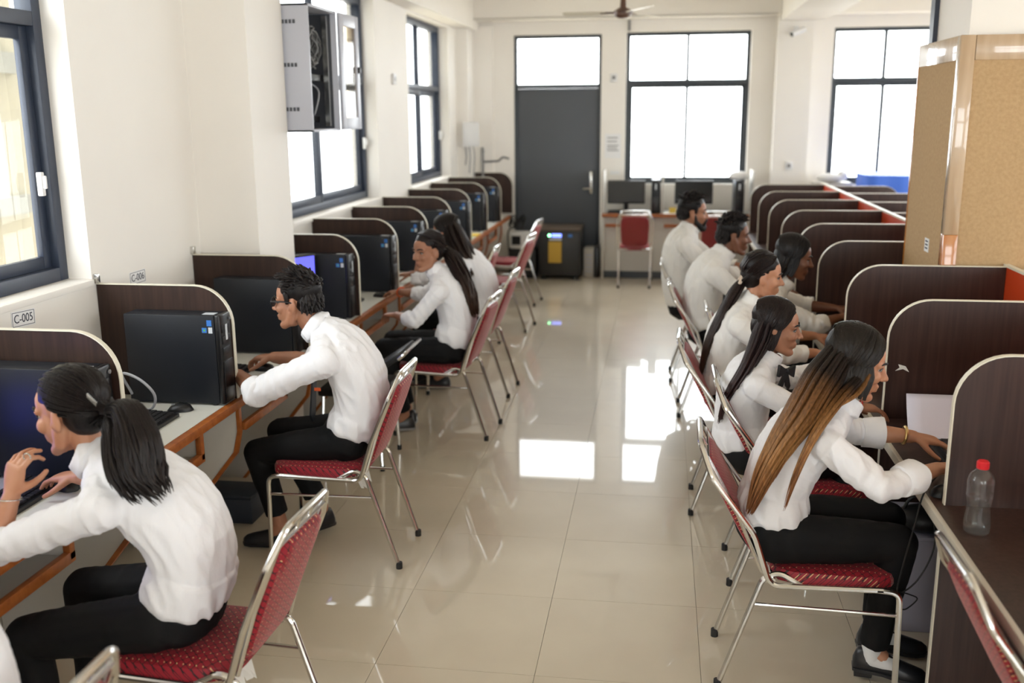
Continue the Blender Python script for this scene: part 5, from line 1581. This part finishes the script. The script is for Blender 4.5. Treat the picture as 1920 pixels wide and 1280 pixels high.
B().box((-.09, -.10, 0), (.035, .2, .35), .005).build('white_case', 'panel_white', t)
B().box((.037, -.10, 0), (.10, .2, .37), .005).build('black_case', 'tower_front', t)
b = B()
for i in range(5): b.box((-.075, -.102, .06 + .05 * i), (.02, -.0995, .085 + .05 * i))
b.build('vents', 'cabinet_grey', t, sharp=20)
t = thing('battery_rack', 'black battery rack between the window desk and the power unit', 'rack', (-1.68, 12.32, 0))
B().box((-.17, -.2, .03), (.17, .3, .36), .008).build('case', 'ups_black', t)
B().box((-.175, -.205, 0), (.175, .305, .03)).build('plinth', 'tower_front', t, sharp=20)
t = thing('voltage_stabiliser', 'white voltage box with a dark display on the battery rack', 'device', (-1.70, 12.25, .36))
B().box((-.13, -.12, 0), (.13, .15, .20), .008).build('case', 'metal_white', t)
B().box((-.11, -.124, .05), (.0, -.119, .16)).build('display', 'tower_front', t, sharp=20)
B().lathe([(.012, 0), (.012, .006), (.006, .012)], (.06, -.12, .1), 10).build('knob', 'plastic_black', t)
cb = B()
for i in range(4): cb.tube([(-1.78 + .09 * math.cos(a) + .01 * i, 12.32 + .05 * math.sin(a), .635 + .025 * i + .05 * math.sin(2 * a)) for a in [2 * PI * j / 20 for j in range(20)]], .008, 6, closed=True)
cb.tube(spline([(-1.78, 12.35, .60), (-1.9, 12.5, .55), (-1.93, 12.6, .4), (-1.9, 12.62, .1)], 16), .008, 6)
tag(cb.build('cable_coil', 'cable_black'), 'tangle of black cable lying on the white voltage box', 'cable')
tag(B().box((-2.0, 9.86, ZT), (-1.90, 10.0, ZT + .03), .004).build('note_pad', 'lime'), 'bright lime green pad on the far end of the window desk', 'pad')
tag(B().box((-2.02, 10.15, ZT), (-1.88, 10.35, ZT + .012), .002).build('yellow_folder', 'yellow'), 'yellow folder on the far end of the window desk', 'folder')

# wall-mounted network cabinet by the second window
n = thing('network_cabinet', 'grey wall cabinet with an open glass door and coiled cables by the window', 'cabinet', (-2.25, 5.95, 1.90))
B().box((-.255, -.26, 0), (.235, -.245, .72), .003).box((-.255, .24, 0), (.235, .255, .72), .003).box((-.255, -.26, .705), (.235, .255, .72), .003).box((-.255, -.26, 0), (.235, .255, .015), .003).box((-.255, -.26, 0), (-.24, .255, .72), .003).build('case', 'cabinet_grey', n)
B().box((-.238, -.243, .017), (-.23, .238, .703)).box((-.238, -.2445, .017), (.20, -.240, .703)).box((-.238, .235, .017), (.20, .2385, .703)).build('lining', 'cabinet_inside', n, sharp=20)
for z in (.12, .37, .61):
    b = B()
    for kk in range(12): b.box((-.10 + kk * .022, -.2625, z), (-.085 + kk * .022, -.2585, z + .022), M=None)
    vo = b.build('vent_slots', 'cabinet_inside', n, sharp=20); vo['kind'] = 'stuff'
for y in (-.20, .20): B().box((.16, y - .012, .03), (.19, y + .012, .69)).build('mounting_rail', 'steel', n, sharp=20)
for z0, z1, x1 in ((.30, .34, .15), (.055, .09, .12)): B().box((-.20, -.21, z0), (x1, .20, z1), .003).build('network_switch', 'tower_front', n)
b = B()
for i in range(9):
    r_ = .075 + .011 * (i % 4); cx, cy = .10 + .014 * (i % 3), .06 + .022 * (i % 4)
    b.tube([(cx + .02 * math.sin(3 * a + i), cy + r_ * math.cos(a), .50 + r_ * 1.15 * math.sin(a)) for a in [2 * PI * j / 22 for j in range(22)]], .007, 6, closed=True)
b.build('cable_coil', 'plastic_grey', n)
b = B()
for y in (-.10, -.02, .12): b.tube(spline([(.08, y, .30), (.14, y + .02, .24), (.12, y, .12), (.1, y + .01, .09)], 12), .005, 6)
b.build('patch_cable', 'cable_grey', n)
dm = Matrix.Translation((.237, .25, 0)) @ Matrix.Rotation(math.radians(-2), 4, 'Z')
db = B()
for lo, hi in (((0, 0, .005), (.02, .07, .715)), ((0, .29, .005), (.02, .35, .715)), ((0, .07, .005), (.02, .29, .08)), ((0, .07, .64), (.02, .29, .715))): db.box(lo, hi, .002, M=dm)
do = db.build('door', 'cabinet_grey', n)
B().box((.008, .065, .075), (.012, .295, .645), M=dm).build('door_glass', 'tan_glass', do, sharp=20)
lb = B().box((.02, .305, .36), (.035, .335, .40), .004, M=dm); lb.box((.035, .315, .30), (.04, .325, .36), .001, M=dm); lb.build('lock', 'plastic_black', do)

# small things on the walls
t = thing('switch_board', 'white switch box with dangling leads beside the third window', 'switch box', (-2.33, 12.295, 1.60))
B().box((-.10, -.07, 0), (.10, .005, .30), .012).build('case', 'metal_white', t)
b = B()
for i, x in enumerate((-.07, -.02, .03)): b.tube(spline([(x, -.03, .0), (x + .01, -.03, -.12), (x - .005, -.03, -.22 - .1 * i)], 10), .006, 6)
b.build('lead', 'plastic_grey', t)
t = thing('pipe_stub', 'grey pipe with a side arm on the back wall near the corner', 'pipe', (-2.25, 12.63, 1.1))
B().tube([(0, 0, 0), (0, 0, .48)], .016, 10).tube(fillet([(0, 0, .30), (.20, 0, .31), (.26, 0, .36), (.34, 0, .34)], .04), .014, 10).build('tube', 'plastic_grey', t)
b = B()
for z in (.08, .42): b.box((-.025, .01, z), (.025, .035, z + .02), .003)
b.build('clamp', 'steel', t)
t = thing('paper_notice', 'pale printed notice on the wall between the door and the window', 'notice', (-.61, 12.748, 1.44))
B().box((-.10, -.002, 0), (.10, 0, .30)).build('sheet', 'paper', t, sharp=20)
b = B()
for z in (.245, .20, .15, .12, .09): b.box((-.07, -.0026, z), (.05 + .02 * ((z * 100) % 2), -.002, z + .012))
b.build('print', 'plastic_grey', t, sharp=20)
tag(B().box((-.64, 12.742, 1.24), (-.52, 12.749, 1.28)).build('paper_strip', 'paper'), 'small pale strip of paper below the wall notice', 'notice')
for nm, p, ax, lab in (('wall_socket', (-.61, 12.74, 2.42), 'y', 'small white socket high on the wall between door and window'), ('wall_socket', (1.52, 12.49, 1.36), 'y', 'small white socket low on the pillar by the right window'), ('wall_socket', (XW + .01, 9.35, 2.32), 'x', 'small white socket between the second and third window')):
    t = thing(nm, lab, 'socket', p)
    if ax == 'y': B().box((-.045, -.01, -.05), (.045, .008, .05), .004).build('plate', 'metal_white', t); B().box((-.02, -.013, -.02), (.02, -.009, .02), .001).build('rocker', 'plastic_grey', t)
    else: B().box((-.009, -.045, -.05), (.012, .045, .05), .004).build('plate', 'metal_white', t); B().box((.011, -.02, -.02), (.015, .02, .02), .001).build('rocker', 'plastic_grey', t)
t = thing('security_camera', 'white security camera under the beam by the right window', 'camera', (1.52, 12.49, 2.93))
B().box((-.03, -.01, -.03), (.03, .01, .04), .004).build('mount', 'metal_white', t)
B().tube([(0, -.01, 0), (0, -.06, -.02)], .012, 8).build('arm', 'metal_white', t)
B().tube([(.09, -.05, .0), (-.06, -.12, -.06)], .034, 16).build('housing', 'metal_white', t)
B().tube([(-.06, -.12, -.06), (-.068, -.124, -.063)], .026, 16).build('lens', 'plastic_black', t)
tag(B().tube([(-.43, 12.735, 2.97), (-.43, 12.735, 3.10)], .014, 8).build('conduit', 'plastic_grey'), 'short grey conduit between the beam and the bright window', 'conduit')
tag(B().tube([(-2.30, 12.40, 3.115), (-1.95, 12.40, 3.11), (1.3, 12.40, 3.105)], .012, 8).build('conduit', 'panel_white'), 'thin pale conduit running along the back beam', 'conduit')
t = thing('socket_block', 'white junction box fixed to the wall under the grey cabinet', 'socket', (-2.50, 6.28, 1.80))
B().box((-.01, -.09, -.03), (.045, .09, .08), .006).build('cover', 'metal_white', t)
B().box((-.01, -.08, -.20), (.03, .08, -.06), .006).build('back_box', 'panel_white', t)

# blue cover and bright items beyond the spine
t = thing('blue_cover', 'bright blue sheet draped over the table under the right window', 'sheet', (2.75, 11.9, 0))
rings = [[(x * .52, y * .36 + .02 * math.sin(9 * x), z) for x, y in [(math.cos(a) * (abs(math.cos(a)) ** 5 + abs(math.sin(a)) ** 5) ** -.2, math.sin(a) * (abs(math.cos(a)) ** 5 + abs(math.sin(a)) ** 5) ** -.2) for a in [2 * PI * j / 40 for j in range(40)]]] for z in (.45, .8, 1.28, 1.30)]
B().ring_loft(rings).build('cloth', 'blue_sheet', t, sharp=50)
b = B()
for x in (-.45, .45):
    for y in (-.3, .3): b.box((x - .02, y - .02, 0), (x + .02, y + .02, .46))
b.build('table_leg', 'steel', t, sharp=20)
t = thing('white_bundle', 'white bundle on the low board under the right window', 'bundle', (2.02, 12.45, 1.17))
B().box((-.22, -.16, -.25), (.22, .16, -.001), .01).build('shelf_box', 'panel_white', t)
B().ell((0, 0, .05), (.18, .10, .055)).ell((.12, 0, .075), (.07, .07, .06)).build('cloth', 'paper', t, sharp=0)
B().box((-.2, -.14, -1.17), (.2, .14, -.252)).build('stand', 'panel_white', t, sharp=20)

# ceiling fan
fn = thing('ceiling_fan', 'ceiling fan with a brown motor and white blades near the back', 'fan', (-.40, 10.0, 2.93))
B().lathe([(.001, -.055), (.05, -.05), (.085, -.025), (.09, .01), (.06, .035), (.03, .05), (.025, .12), (.012, .16), (.012, .575), (.001, .575)], n=24).build('motor', 'fan_brown', fn)
B().lathe([(.02, .48), (.06, .50), (.065, .57), (.001, .57)], n=20).build('canopy', 'fan_brown', fn)
for i, a in enumerate((PI * .98, PI * .98 + 2 * PI / 3, PI * .98 - 2 * PI / 3)):
    Mx = Matrix.Rotation(a, 4, 'Z') @ Matrix.Rotation(.18, 4, 'X')
    bl = B()
    out = [(.17, -.045), (.30, -.065), (.55, -.062), (.58, -.04), (.585, .03), (.56, .058), (.30, .055), (.17, .04)]
    bl.prism(out, lambda u, q, w_: tuple(Mx @ V((u, q, w_))), -.003, .003)
    bo = bl.build('blade', 'fan_white', fn, sharp=30)
    B().box((.06, -.02, -.006), (.22, .02, .004), .002, M=Mx).build('blade_arm', 'fan_brown', bo)
